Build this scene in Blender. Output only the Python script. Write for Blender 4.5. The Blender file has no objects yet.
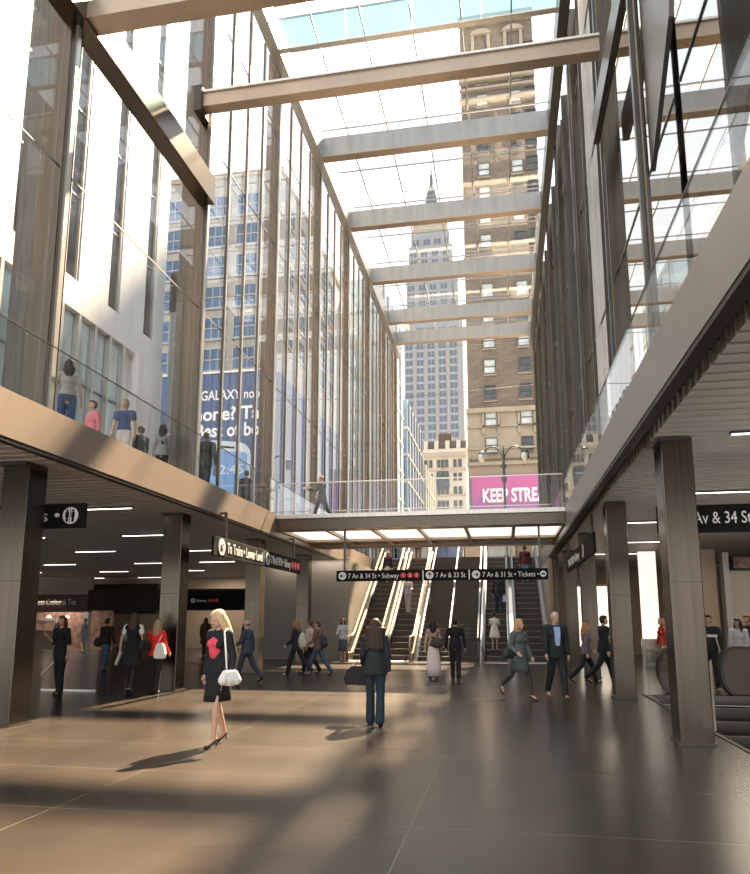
import bpy, bmesh, math, random
from mathutils import Vector, Matrix, Euler
random.seed(7)
PI = math.pi
sc = bpy.context.scene
COL = sc.collection

# ------------------------------------------------------------------ camera, sky, sun, exposure
cam_data = bpy.data.cameras.new('camera')
cam = bpy.data.objects.new('camera', cam_data)
COL.objects.link(cam)
cam_data.sensor_fit = 'HORIZONTAL'
cam_data.sensor_width = 36.0
cam_data.lens = 696.0 / 750.0 * 36.0
cam_data.shift_x = 0.0
cam_data.shift_y = (505.0 - 437.0) / 750.0
cam_data.clip_end = 2000
cY = Vector((130.0, -115.0, 696.0)).normalized()          # world Y seen from the camera (right, up, forward)
cZ = Vector((0.0, 0.9866, 0.1630)); cZ = (cZ - cZ.dot(cY) * cY).normalized()
cZ = Vector((0.0, 696.0, 115.0)).normalized()
cX = cY.cross(cZ).normalized()
if cX.x < 0: cX = -cX
right = Vector((cX.x, cY.x, cZ.x)); up = Vector((cX.y, cY.y, cZ.y)); fwd = Vector((cX.z, cY.z, cZ.z))
cam.matrix_world = Matrix(((right.x, up.x, -fwd.x, 0), (right.y, up.y, -fwd.y, 0), (right.z, up.z, -fwd.z, 1.6), (0, 0, 0, 1)))
sc.camera = cam

world = bpy.data.worlds.new('sky'); sc.world = world; world.use_nodes = True
wn = world.node_tree; wbg = wn.nodes['Background']
wtc = wn.nodes.new('ShaderNodeTexCoord'); wsp = wn.nodes.new('ShaderNodeSeparateXYZ'); wr = wn.nodes.new('ShaderNodeValToRGB')
wn.links.new(wtc.outputs['Generated'], wsp.inputs[0]); wn.links.new(wsp.outputs['Z'], wr.inputs[0]); wn.links.new(wr.outputs[0], wbg.inputs[0])
wr.color_ramp.elements[0].position = 0.0; wr.color_ramp.elements[0].color = (1.0, 0.97, 0.92, 1)
wr.color_ramp.elements[1].position = 1.0; wr.color_ramp.elements[1].color = (0.80, 0.90, 1.0, 1)
wbg.inputs[1].default_value = 1.9

sun_d = bpy.data.lights.new('sun', 'SUN'); sun = bpy.data.objects.new('sun', sun_d); COL.objects.link(sun)
SUNDIR = Vector((0.20, 0.92, 1.0)).normalized()
sun.rotation_euler = SUNDIR.to_track_quat('Z', 'Y').to_euler()
sun.location = (5, 40, 40)
sun_d.energy = 36.0; sun_d.color = (1.0, 0.76, 0.50); sun_d.angle = math.radians(1.2)

sc.view_settings.view_transform = 'Standard'; sc.view_settings.look = 'None'
sc.view_settings.gamma = 1.0; sc.view_settings.use_curve_mapping = False
sc.view_settings.exposure = 0.06
sc.cycles.max_bounces = 12; sc.cycles.transparent_max_bounces = 40
sc.cycles.glossy_bounces = 5; sc.cycles.diffuse_bounces = 5
sc.cycles.caustics_reflective = False; sc.cycles.caustics_refractive = False

# ------------------------------------------------------------------ materials
def _nt(name):
    m = bpy.data.materials.new(name); m.use_nodes = True
    nt = m.node_tree; return m, nt, nt.nodes['Principled BSDF']
def mat(name, col, rough=0.5, metal=0.0, var=0.12, scale=6.0, bump=0.0, stretch=(1, 1, 1), spec=0.5, coat=0.0):
    m, nt, b = _nt(name)
    tc = nt.nodes.new('ShaderNodeTexCoord'); mp = nt.nodes.new('ShaderNodeMapping')
    nz = nt.nodes.new('ShaderNodeTexNoise'); rp = nt.nodes.new('ShaderNodeValToRGB')
    mp.inputs['Scale'].default_value = stretch; nz.inputs['Scale'].default_value = scale; nz.inputs['Detail'].default_value = 4
    nt.links.new(tc.outputs['Object'], mp.inputs[0]); nt.links.new(mp.outputs[0], nz.inputs['Vector']); nt.links.new(nz.outputs[0], rp.inputs[0])
    rp.color_ramp.elements[0].position = .3; rp.color_ramp.elements[1].position = .7
    rp.color_ramp.elements[0].color = (*[max(0, c * (1 - var)) for c in col], 1)
    rp.color_ramp.elements[1].color = (*[min(1, c * (1 + var)) for c in col], 1)
    nt.links.new(rp.outputs[0], b.inputs['Base Color'])
    b.inputs['Roughness'].default_value = rough; b.inputs['Metallic'].default_value = metal
    b.inputs['Specular IOR Level'].default_value = spec; b.inputs['Coat Weight'].default_value = coat
    if bump:
        bp = nt.nodes.new('ShaderNodeBump'); bp.inputs['Strength'].default_value = bump; bp.inputs['Distance'].default_value = .01
        nt.links.new(nz.outputs[0], bp.inputs['Height']); nt.links.new(bp.outputs[0], b.inputs['Normal'])
    return m
def emit(name, col, s):
    m, nt, b = _nt(name)
    b.inputs['Base Color'].default_value = (*col, 1); b.inputs['Emission Color'].default_value = (*col, 1); b.inputs['Emission Strength'].default_value = s
    return m
def glass(name, tint, f0, gcol=(1, 1, 1), rough=0.0, power=.85):
    """thin architectural glass: clear transmission with a reflection that grows toward grazing angles"""
    m = bpy.data.materials.new(name); m.use_nodes = True; nt = m.node_tree; nt.nodes.clear()
    o = nt.nodes.new('ShaderNodeOutputMaterial'); mx = nt.nodes.new('ShaderNodeMixShader')
    t = nt.nodes.new('ShaderNodeBsdfTransparent'); g = nt.nodes.new('ShaderNodeBsdfGlossy')
    t.inputs[0].default_value = (*tint, 1); g.inputs[0].default_value = (*gcol, 1); g.inputs['Roughness'].default_value = rough
    fc = nt.nodes.new('ShaderNodeLayerWeight'); fc.inputs[0].default_value = .5
    lw = nt.nodes.new('ShaderNodeMath'); lw.operation = 'POWER'; lw.inputs[1].default_value = 4.0; nt.links.new(fc.outputs['Facing'], lw.inputs[0])
    mr = nt.nodes.new('ShaderNodeMapRange'); mr.inputs['From Min'].default_value = 0.0; mr.inputs['From Max'].default_value = 1.0
    mr.inputs['To Min'].default_value = f0; mr.inputs['To Max'].default_value = power
    geo = nt.nodes.new('ShaderNodeTexCoord'); nz = nt.nodes.new('ShaderNodeTexNoise'); nz.inputs['Scale'].default_value = .35
    bp = nt.nodes.new('ShaderNodeBump'); bp.inputs['Strength'].default_value = .05; bp.inputs['Distance'].default_value = .05
    nt.links.new(geo.outputs['Object'], nz.inputs['Vector']); nt.links.new(nz.outputs[0], bp.inputs['Height']); nt.links.new(bp.outputs[0], g.inputs['Normal'])
    nt.links.new(lw.outputs[0], mr.inputs[0]); nt.links.new(mr.outputs[0], mx.inputs[0])
    nt.links.new(t.outputs[0], mx.inputs[1]); nt.links.new(g.outputs[0], mx.inputs[2]); nt.links.new(mx.outputs[0], o.inputs[0])
    return m
def brickmat(name, c1, c2, cm, bw, rh, mortar=.02, rough=.85, offset=.5, coord='Object', bump=0.0, axes='XZ', spec=.5, mscale=1.0, shift=(0, 0)):
    m, nt, b = _nt(name)
    tc = nt.nodes.new('ShaderNodeTexCoord'); sp = nt.nodes.new('ShaderNodeSeparateXYZ'); cb = nt.nodes.new('ShaderNodeCombineXYZ'); br = nt.nodes.new('ShaderNodeTexBrick')
    ad = nt.nodes.new('ShaderNodeVectorMath'); ad.operation = 'ADD'; ad.inputs[1].default_value = (shift[0], shift[1], 0)
    nt.links.new(tc.outputs[coord], sp.inputs[0])
    if axes == 'XZ+Y':
        s = nt.nodes.new('ShaderNodeMath'); s.operation = 'ADD'; nt.links.new(sp.outputs['X'], s.inputs[0]); nt.links.new(sp.outputs['Y'], s.inputs[1]); nt.links.new(s.outputs[0], cb.inputs[0])
        nt.links.new(sp.outputs['Z'], cb.inputs[1])
    else:
        nt.links.new(sp.outputs[axes[0]], cb.inputs[0]); nt.links.new(sp.outputs[axes[1]], cb.inputs[1])
    nt.links.new(cb.outputs[0], ad.inputs[0]); nt.links.new(ad.outputs[0], br.inputs['Vector'])
    br.offset = offset; br.inputs['Scale'].default_value = 1.0; br.inputs['Brick Width'].default_value = bw; br.inputs['Row Height'].default_value = rh
    br.inputs['Mortar Size'].default_value = mortar; br.inputs['Color1'].default_value = (*c1, 1); br.inputs['Color2'].default_value = (*c2, 1); br.inputs['Mortar'].default_value = (*cm, 1)
    nz = nt.nodes.new('ShaderNodeTexNoise'); nz.inputs['Scale'].default_value = .6 * mscale; nz.inputs['Detail'].default_value = 6
    nt.links.new(tc.outputs[coord], nz.inputs['Vector'])
    mx = nt.nodes.new('ShaderNodeMix'); mx.data_type = 'RGBA'; mx.blend_type = 'MULTIPLY'; mx.inputs[0].default_value = .35
    nt.links.new(br.outputs['Color'], mx.inputs[6]); nt.links.new(nz.outputs[0], mx.inputs[7]); nt.links.new(mx.outputs[2], b.inputs['Base Color'])
    b.inputs['Roughness'].default_value = rough; b.inputs['Specular IOR Level'].default_value = spec
    return m, nt, b, nz

M = {}
M['floor'], _nt_, _b, _nz = brickmat('floor_stone', (.060, .047, .037), (.052, .041, .033), (.17, .145, .115), 3.10, 1.55, .006, .3, 0.0, 'Object', axes='XY', mscale=3, shift=(3.88 + 31, 2))
_r = _nt_.nodes.new('ShaderNodeMapRange'); _r.inputs['To Min'].default_value = .16; _r.inputs['To Max'].default_value = .34
_n2 = _nt_.nodes.new('ShaderNodeTexNoise'); _n2.inputs['Scale'].default_value = 9; _nt_.links.new(_n2.outputs[0], _r.inputs[0]); _nt_.links.new(_r.outputs[0], _b.inputs['Roughness'])
M['bronze'] = mat('brushed_bronze_steel', (.108, .089, .073), .25, 1.0, .14, 3.0, .04, (9, 9, .12))
M['fascia'] = mat('warm_metal_fascia', (.33, .262, .21), .42, .35, .04, 1.5)
M['fascia_r'] = mat('grey_bronze_fascia', (.32, .28, .25), .40, .45, .04, 1.5)
M['lip'] = mat('dark_lip', (.05, .042, .036), .5, .3)
M['slat'] = mat('ceiling_slat', (.60, .55, .49), .5, .1, .05, 2.0)
M['slab'] = mat('ceiling_dark_slab', (.06, .055, .05), .8)
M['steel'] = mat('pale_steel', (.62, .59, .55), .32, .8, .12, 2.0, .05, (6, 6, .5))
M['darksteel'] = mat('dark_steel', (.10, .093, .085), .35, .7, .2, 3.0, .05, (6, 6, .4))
M['beam'] = mat('roof_beam_steel', (.36, .355, .345), .38, .4, .10, .8, .03, (5, 5, .4))
M['tan'] = mat('tan_beam', (.42, .33, .255), .38, .5, .08, 1.2)
M['deck'] = mat('concrete_deck', (.30, .28, .26), .7)
M['plaza'] = mat('street_paving', (.34, .33, .31), .8, 0, .1, 1.0)
M['gold'] = mat('pale_gold_rail', (.36, .29, .19), .5, .3, .06)  # golden sunlight on the left escalator rails, put into the metal colour
M['silver'] = mat('silver_rail', (.28, .28, .28), .5, .4, .06)
M['rubber'] = mat('black_rubber', (.02, .02, .02), .5)
M['step'] = mat('dark_step', (.055, .045, .038), .45, .5, .2, 20, 0, (30, 1, 1))
M['newel'] = mat('dark_brown_metal', (.09, .065, .05), .5, .3)
M['skirt'] = mat('escalator_panel', (.16, .13, .11), .35, .7)
M['black'] = mat('sign_black', (.010, .009, .009), .75, spec=.15)
M['white'] = mat('letter_white', (.85, .85, .83), .5, 0, .02)
M['red'] = mat('bullet_red', (.72, .04, .06), .5)
M['wallgrey'] = mat('wall_panel_grey', (.26, .24, .22), .5, .15, .04, .7)
M['walltan'] = mat('wall_panel_tan', (.40, .31, .24), .5, .1, .06, .9)
M['walldark'] = mat('wall_header_dark', (.035, .028, .024), .7, spec=.2)
M['brown'] = mat('shop_brown', (.10, .055, .045), .5)
M['glow'] = emit('ceiling_light_glow', (1.0, .93, .82), 5)
M['glow2'] = emit('soffit_light_glow', (1.0, .92, .80), 1.3)
M['glowwall'] = emit('light_wall_glow', (1.0, .90, .76), 1.05)
M['lampglow'] = emit('pendant_glow', (1.0, .70, .35), 5)
M['whitewall'] = mat('white_cladding', (.92, .91, .90), .5, 0, .02, 1)
M['strip'] = mat('dark_window_strip', (.085, .08, .075), .18, .3, .35, .8)
M['concrete'] = mat('grey_concrete_wall', (.30, .295, .285), .85, 0, .06, .5)
M['winblue'] = mat('blue_window_glass', (.06, .11, .20), .15, .2, .35, .7)
M['windark'] = mat('dark_window_glass', (.06, .07, .08), .12, .1, .5, 1.3)
M['winlight'] = mat('curtained_window_glass', (.48, .52, .52), .2, 0, .25, .8)
M['frame'] = mat('window_frame', (.10, .09, .08), .5)
M['framew'] = mat('pale_window_frame', (.30, .31, .33), .5)
M['adblue'] = mat('billboard_blue', (.055, .095, .21), .5, 0, .12, .15)
M['adblue2'] = mat('phone_screen_blue', (.16, .34, .66), .4, 0, .25, .25)
M['adsilver'] = mat('phone_rim_silver', (.55, .60, .68), .4)
M['limestone'] = mat('limestone', (.33, .28, .215), .85, 0, .12, .4)
M['brick'] = brickmat('tan_brick', (.235, .185, .145), (.18, .14, .11), (.13, .105, .085), 1.2, .4, .03, axes='XZ+Y')[0]
M['towergrey'] = mat('tower_stone', (.27, .28, .30), .85, 0, .08, .05)
M['towerwin'] = mat('tower_window', (.10, .12, .15), .3)
M['spire'] = mat('spire_metal', (.10, .115, .13), .6, .2)
M['ornate'] = mat('ornate_white_stone', (.42, .405, .37), .85, 0, .1, .2)
M['roofdark'] = mat('dark_roof', (.09, .09, .085), .7)
M['blueglass'] = mat('blue_curtain_glass', (.13, .18, .26), .12, .35, .35, .12)
M['paleglass'] = mat('pale_curtain_glass', (.55, .66, .70), .15, .3, .25, .12)
M['lampgreen'] = mat('lamp_post_green', (.09, .13, .12), .5, .4)
M['globe'] = mat('lamp_globe', (.85, .85, .80), .2)
M['glass'] = glass('clear_glass', (.98, .985, .985), .01)
M['wallglass'] = glass('curtain_wall_glass', (.965, .97, .97), .02, power=.45)
M['mirror'] = glass('reflective_wall_glass', (.50, .50, .50), .60, (.84, .82, .79))
M['balglass'] = glass('balustrade_glass', (.955, .965, .968), .02, power=.40)
M['teal'] = glass('teal_glass', (.66, .82, .84), .15, (.8, .95, .97))
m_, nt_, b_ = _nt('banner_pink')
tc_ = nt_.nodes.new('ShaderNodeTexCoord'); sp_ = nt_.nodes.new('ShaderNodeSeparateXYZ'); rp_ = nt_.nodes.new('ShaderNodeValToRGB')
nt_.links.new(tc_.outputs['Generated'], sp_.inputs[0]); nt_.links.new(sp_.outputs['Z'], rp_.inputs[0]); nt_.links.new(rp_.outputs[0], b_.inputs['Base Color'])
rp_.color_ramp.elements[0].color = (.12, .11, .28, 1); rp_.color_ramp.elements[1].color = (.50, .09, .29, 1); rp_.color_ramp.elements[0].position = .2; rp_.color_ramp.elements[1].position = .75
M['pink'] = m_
_cl = {}
def cloth(col, rough=.85):
    k = (tuple(round(c, 3) for c in col), rough)
    if k not in _cl: _cl[k] = mat('cloth', col, rough, 0, .12, 60, .1, spec=.25)
    return _cl[k]
_sk = {}
def skin(tone=0):
    if tone not in _sk:
        c = [(.62, .38, .27), (.48, .28, .19), (.26, .15, .10)][tone]
        _sk[tone] = mat('skin', c, .5, 0, .05, 30)
    return _sk[tone]
def hairmat(c): return cloth(c, .5)

# ------------------------------------------------------------------ mesh helpers (world coordinates unless told otherwise)
def tagit(o, label=None, cat=None, group=None, kind=None):
    if label: o['label'] = label
    if cat: o['category'] = cat
    if group: o['group'] = group
    if kind: o['kind'] = kind
    return o
def thing(name, label, cat, loc=(0, 0, 0), rz=0.0, group=None, kind=None):
    o = bpy.data.objects.new(name, None); o.location = loc; o.rotation_euler = (0, 0, rz); o.empty_display_size = .2
    COL.objects.link(o); return tagit(o, label, cat, group, kind)
class B:
    def __init__(s): s.bm = bmesh.new(); s.mi = 0
    def _f(s, vs):
        try: f = s.bm.faces.new(vs); f.material_index = s.mi; return f
        except ValueError: return None
    def box(s, x0, x1, y0, y1, z0, z1):
        v = [s.bm.verts.new((x, y, z)) for z in (z0, z1) for y in (y0, y1) for x in (x0, x1)]
        for f in ((0, 2, 3, 1), (4, 5, 7, 6), (0, 1, 5, 4), (2, 6, 7, 3), (0, 4, 6, 2), (1, 3, 7, 5)): s._f([v[i] for i in f])
        return s
    def prism(s, pts, axis, a0, a1):
        """closed polygon extruded along axis ('X','Y','Z'); pts are pairs of the two other coordinates"""
        def P(p, a): return {'X': (a, p[0], p[1]), 'Y': (p[0], a, p[1]), 'Z': (p[0], p[1], a)}[axis]
        A = [s.bm.verts.new(P(p, a0)) for p in pts]; Bv = [s.bm.verts.new(P(p, a1)) for p in pts]
        s._f(A[::-1]); s._f(Bv)
        for i in range(len(pts)):
            j = (i + 1) % len(pts); s._f([A[i], A[j], Bv[j], Bv[i]])
        return s
    def ring_tube(s, rings, close=True):
        rs = [[s.bm.verts.new(p) for p in r] for r in rings]; n = len(rs[0])
        for a, b in zip(rs, rs[1:]):
            for i in range(n): s._f([a[i], a[(i + 1) % n], b[(i + 1) % n], b[i]])
        if close: s._f(rs[0][::-1]); s._f(rs[-1])
        return s
    def tube(s, pts, r, n=8):
        pts = [Vector(p) for p in pts]; rings = []
        for i, p in enumerate(pts):
            d = (pts[min(i + 1, len(pts) - 1)] - pts[max(i - 1, 0)]).normalized()
            a = d.orthogonal().normalized() if i == 0 else (a - a.dot(d) * d).normalized()
            b = d.cross(a); rr = r[i] if isinstance(r, (list, tuple)) else r
            rings.append([p + rr * (math.cos(2 * PI * k / n) * a + math.sin(2 * PI * k / n) * b) for k in range(n)])
        return s.ring_tube(rings)
    def lathe(s, prof, c, n=16):
        return s.ring_tube([[Vector((c[0] + r * math.cos(2 * PI * k / n), c[1] + r * math.sin(2 * PI * k / n), c[2] + z)) for k in range(n)] for r, z in prof])
    def cap(s, p0, p1, r0, r1=None, n=10):
        r1 = r0 if r1 is None else r1; p0 = Vector(p0); p1 = Vector(p1); d = p1 - p0; L = d.length
        d = d / L if L > 1e-6 else Vector((0, 0, 1)); pts = []; rr = []
        for t in (-80, -55, -28): pts.append(p0 + d * r0 * math.sin(math.radians(t))); rr.append(r0 * math.cos(math.radians(t)))
        pts.append(p0); rr.append(r0); pts.append(p1); rr.append(r1)
        for t in (28, 55, 80): pts.append(p1 + d * r1 * math.sin(math.radians(t))); rr.append(r1 * math.cos(math.radians(t)))
        a = d.orthogonal().normalized(); b = d.cross(a)
        return s.ring_tube([[p + q * (math.cos(2 * PI * k / n) * a + math.sin(2 * PI * k / n) * b) for k in range(n)] for p, q in zip(pts, rr)])
    def ell(s, c, r, rot=None, n=14, m=8):
        c = Vector(c); rot = rot or Matrix.Identity(3); rings = []
        for i in range(m + 1):
            t = -PI / 2 + .08 + (PI - .16) * i / m
            rings.append([c + rot @ Vector((r[0] * math.cos(t) * math.cos(2 * PI * k / n), r[1] * math.cos(t) * math.sin(2 * PI * k / n), r[2] * math.sin(t))) for k in range(n)])
        return s.ring_tube(rings)
    def build(s, name, mats, parent=None, smooth=False, local=False, label=None, bevel=0, **tags):
        me = bpy.data.meshes.new(name)
        bmesh.ops.recalc_face_normals(s.bm, faces=s.bm.faces)
        if parent is not None and not local:
            w = Matrix.Identity(4); p = parent; chain = []
            while p is not None: chain.append(p); p = p.parent
            for q in reversed(chain): w = w @ (Matrix.Translation(q.location) @ Euler(q.rotation_euler).to_matrix().to_4x4())
            s.bm.transform(w.inverted())
        org = Vector((0, 0, 0))
        if parent is None and s.bm.verts:
            vs = [v.co for v in s.bm.verts]
            org = Vector(((min(v.x for v in vs) + max(v.x for v in vs)) / 2, (min(v.y for v in vs) + max(v.y for v in vs)) / 2, min(v.z for v in vs)))
            if not local and name not in ('floor',): bmesh.ops.translate(s.bm, verts=s.bm.verts, vec=-org)
            else: org = Vector((0, 0, 0))
        s.bm.to_mesh(me); s.bm.free()
        if smooth:
            for p in me.polygons: p.use_smooth = True
        for m in (mats if isinstance(mats, (list, tuple)) else [mats]): me.materials.append(m)
        o = bpy.data.objects.new(name, me); COL.objects.link(o); o.location = org
        if parent is not None: o.parent = parent
        if bevel:
            bv = o.modifiers.new('bevel', 'BEVEL'); bv.width = bevel; bv.segments = 2; bv.limit_method = 'ANGLE'
        if label: o['label'] = label
        return tagit(o, **tags)
def box(name, m, x0, x1, y0, y1, z0, z1, parent=None, **k): return B().box(x0, x1, y0, y1, z0, z1).build(name, m, parent, **k)
def struct(name, m, *b, **k): return box(name, m, *b, kind='structure', **k)
ORD = ['first', 'second', 'third', 'fourth', 'fifth', 'sixth', 'seventh', 'eighth', 'ninth', 'tenth', 'eleventh', 'twelfth', 'thirteenth']
def text(body, size, parent, o, xa, ya, m, name='lettering', depth=.006, bold=0.0, align='LEFT', fit=None):
    """mesh lettering: o = world point of the baseline start, xa/ya = reading and up directions"""
    cu = bpy.data.curves.new(name, 'FONT'); cu.body = body; cu.size = size; cu.extrude = depth; cu.offset = bold; cu.align_x = align; cu.resolution_u = 3
    t = bpy.data.objects.new(name, cu); COL.objects.link(t)
    bpy.context.view_layer.update()
    me = bpy.data.meshes.new_from_object(t.evaluated_get(bpy.context.evaluated_depsgraph_get()))
    COL.objects.unlink(t); bpy.data.objects.remove(t)
    if fit and me.vertices:
        x1 = max(v.co.x for v in me.vertices); x0 = min(v.co.x for v in me.vertices); f = fit / max(x1 - x0, 1e-6)
        for v in me.vertices: v.co.x = (v.co.x - x0) * f
    xa = Vector(xa).normalized(); ya = Vector(ya).normalized(); za = xa.cross(ya)
    o = Vector(o)
    pl = Vector(parent.location) if parent else Vector((0, 0, 0))
    for v in me.vertices: v.co = o + v.co.x * xa + v.co.y * ya + v.co.z * za - pl
    me.materials.clear(); me.materials.append(m)
    ob = bpy.data.objects.new(name, me); COL.objects.link(ob); ob.parent = parent
    return ob

# ================================================================== SETTING
# floor with the escalator pit cut out on the right (X 2.95..9, Y 8.4..16.6)
PX0, PX1, PY0, PY1 = 2.92, 9.0, 6.0, 16.4
f = B(); f.box(-45, PX0, -4, 60, -.2, 0); f.box(PX1, 14, -4, 60, -.2, 0); f.box(PX0, PX1, -4, PY0, -.2, 0); f.box(PX0, PX1, PY1, 60, -.2, 0)
f.build('floor', M['floor'], kind='structure')
struct('trim_1', M['newel'], PX0 - .05, PX0, PY0, PY1, -.35, .015)
struct('wall_pit', M['wallgrey'], PX1 + .002, PX1 + .15, PY0, PY1, -3.2, -.21)
# ceilings of the two side halls: slab and slats
def slatceil(x0, x1, y0, y1, open_side):
    b = B(); b.box(x0, x1, y0, y1, 4.42, 4.74); b.mi = 1
    y = y0
    while y < y1:
        b.box(x0 + .05, x1 - .02, y, y + .17, 4.12, 4.30); y += .27
    return b.build('ceiling', [M['slab'], M['slat']], kind='structure')
slatceil(-44, -7.06, 1.0, 46, 1)
slatceil(2.06, 13.5, 1.0, 36.0, -1)
# edge fascias
for nm, x0, x1, m, ye in (('trim_left', -6.9, -6.78, M['fascia'], 36.0), ('trim_right', 1.78, 1.9, M['fascia_r'], 36.0)):
    b = B(); b.box(x0, x1, 1.0, ye, 4.13, 4.80); b.mi = 1
    if nm == 'trim_left': b.box(-6.93, -6.79, 1.0, ye, 4.07, 4.128)
    else: b.box(1.79, 1.93, 1.0, ye, 4.07, 4.128)
    b.build(nm, [m, M['lip']], kind='structure')
struct('trim_3', M['deck'], -14, -6.9, 1.0, 36, 4.745, 4.79)      # upper gallery floor, left
struct('trim_4', M['deck'], 1.9, 13, 1.0, 36, 4.745, 4.79)
# street slab beyond the escalators
struct('trim_street', M['plaza'], -60, 60, 36.0, 330, 4.3, 4.79)

# lower hall walls, left
wl = thing('wall_panel', 'tall grey wall panel washed from above beside the left escalator', 'wall panel', (-8.8, 28.2, 0))
box('panel', M['wallgrey'], -10.0, -7.95, 28.2, 28.4, 0, 4.1, wl); box('joint', M['lip'], -7.95, -7.9, 28.2, 28.4, 0, 4.1, wl)
wl = thing('wall_panel', 'narrow grey wall panel between column and left escalator', 'wall panel', (-7.1, 28.2, 0))
box('panel', M['wallgrey'], -7.9, -6.3, 28.2, 28.4, 0, 4.1, wl)
struct('wall_escalator_left', M['wallgrey'], -6.5, -6.32, 28.4, 36.0, 0, 4.04)
struct('wall_escalator_right', M['walltan'], 1.74, 1.9, 28.4, 36.0, 0, 4.04)
b = B(); b.box(-45, -10.0, 39.0, 39.3, 0, 4.1); b.build('wall_back', M['walltan'], kind='structure')
struct('wall_back_left', M['walldark'], -45, -44.7, 0, 39, 0, 4.1)
hd = thing('header_beam', 'long dark header over the back passage of left hall', 'beam', (-15, 31, 2.05)); box('beam', M['walldark'], -19.9, -10.05, 31.0, 31.4, 2.05, 3.05, hd)
box('side_panel', M['walldark'], -10.6, -10.1, 31.02, 31.42, 0, 2.05, hd)
hd2 = thing('header_beam', 'dark header band beside the coffee shop', 'beam', (-23, 36, 2.05)); box('beam', M['walldark'], -24.4, -19, 36.2, 36.6, 1.95, 3.6, hd2)
for i, (x0, x1, yy) in enumerate(((-19.6, -18.9, 38.7), (-13.6, -12.9, 38.7), (-11.6, -11.1, 38.7))):
    p = thing('wall_poster', ['dark red poster on back wall seen past the backpack man', 'dark poster on back wall left of the newspaper man', 'dark red poster on back wall behind the newspaper man'][i], 'poster', (x0, yy, .9))
    box('sheet', mat('poster', [(.09, .02, .02), (.07, .05, .04), (.13, .02, .02)][i], .5), x0, x1, yy, yy + .04, .9, 1.9, p)
# right hall walls
struct('wall_right_back', M['walltan'], 2.0, 13.4, 34.6, 34.8, 0, 4.1)
struct('wall_right', M['walltan'], 13.0, 13.2, 1, 34.6, 0, 4.1)
struct('wall_right_grey', M['wallgrey'], 7.1, 12.9, 24.0, 24.25, 0, 3.62)
struct('trim_5', M['silver'], 6.9, 7.08, 23.9, 24.3, 0, 3.75)
t = thing('wall_panel', 'tan panel between the bright wall and the grey wall', 'wall panel', (6.0, 24.6, 0)); box('panel', M['walltan'], 5.35, 6.85, 24.5, 24.7, 0, 3.9, t)
t = thing('light_wall', 'tall white backlit wall panel behind the second right column', 'light panel', (4.6, 26.0, .0)); box('diffuser', M['glowwall'], 4.72, 5.3, 26.0, 26.1, .95, 4.0, t); box('base', M['steel'], 4.68, 5.34, 26.0, 26.15, 0, .95, t)
t = thing('light_wall', 'warm lit doorway panel behind the man in dark suit', 'light panel', (3.2, 31.0, .0)); box('diffuser', M['glowwall'], 2.75, 4.3, 31.0, 31.1, .5, 3.0, t); box('frame', M['bronze'], 2.7, 4.35, 31.1, 31.2, 0, 3.1, t)  # no lamp here: the wall's brightness is put in as emission
for i, x in enumerate((1.98, 2.38)):
    t = thing('door_frame', ['narrow bronze door frame right of the last escalator', 'bronze door frame behind the floral blouse woman'][i], 'door frame', (x, 27.9 + i * .01, 0)); box('post', M['bronze'], x, x + .14, 27.9, 28.1, 0, 4.05, t)
# screen high on the grey wall
t = thing('wall_screen', 'dark screen mounted high on the grey wall at right', 'screen', (8.4, 23.9, 3.05)); box('frame', M['black'], 7.1, 9.6, 23.85, 23.98, 3.18, 3.62, t)
box('picture', mat('screen_image', (.10, .05, .04), .3, 0, .9, 6), 7.2, 9.5, 23.83, 23.85, 3.22, 3.58, t)

# bridge across the hall
BB = 25.5
b = B(); b.box(-6.78, 1.78, 20.3, BB, 4.47, 4.70); b.build('trim_bridge', M['deck'], kind='structure')
br = thing('bridge_fascia', 'brushed steel front edge of the bridge under its glass rail', 'fascia', (-2.5, 20.28, 4.33))
box('face', M['bronze'], -6.77, 1.77, 20.2, 20.3, 4.31, 4.64, br); box('sill', M['steel'], -6.77, 1.77, 20.1, 20.32, 4.64, 4.76, br)
box('back_face', M['tan'], -6.77, 1.77, BB, BB + .1, 4.25, 4.74, br)
sg = thing('soffit_grid', 'tan metal grid under the bridge holding light panels', 'soffit', (-2.5, 20.3, 4.3))
xs = [-6.76 + i * (8.52 / 6) for i in range(7)]
for x in xs: box('rib', M['tan'], max(-6.76, x - .05), min(1.76, x + .05), 20.31, BB - .01, 4.30, 4.42, sg)
for k, (ya, yb) in enumerate(((20.31, 20.9), (23.7, 23.95), (25.0, BB - .01))): box('cross_rib', M['tan'], -6.76, 1.76, ya, yb, 4.32, 4.44, sg)
for i in range(6):
    for k, (ya, yb) in enumerate(((20.92, 23.68), (23.97, 24.98))):
        w = ORD[i]; box('light_panel' if k == 0 else 'blank_panel', M['glow2'] if k == 0 else M['walltan'], xs[i] + .06, xs[i + 1] - .06, ya, yb, 4.40, 4.46, sg)

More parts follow.
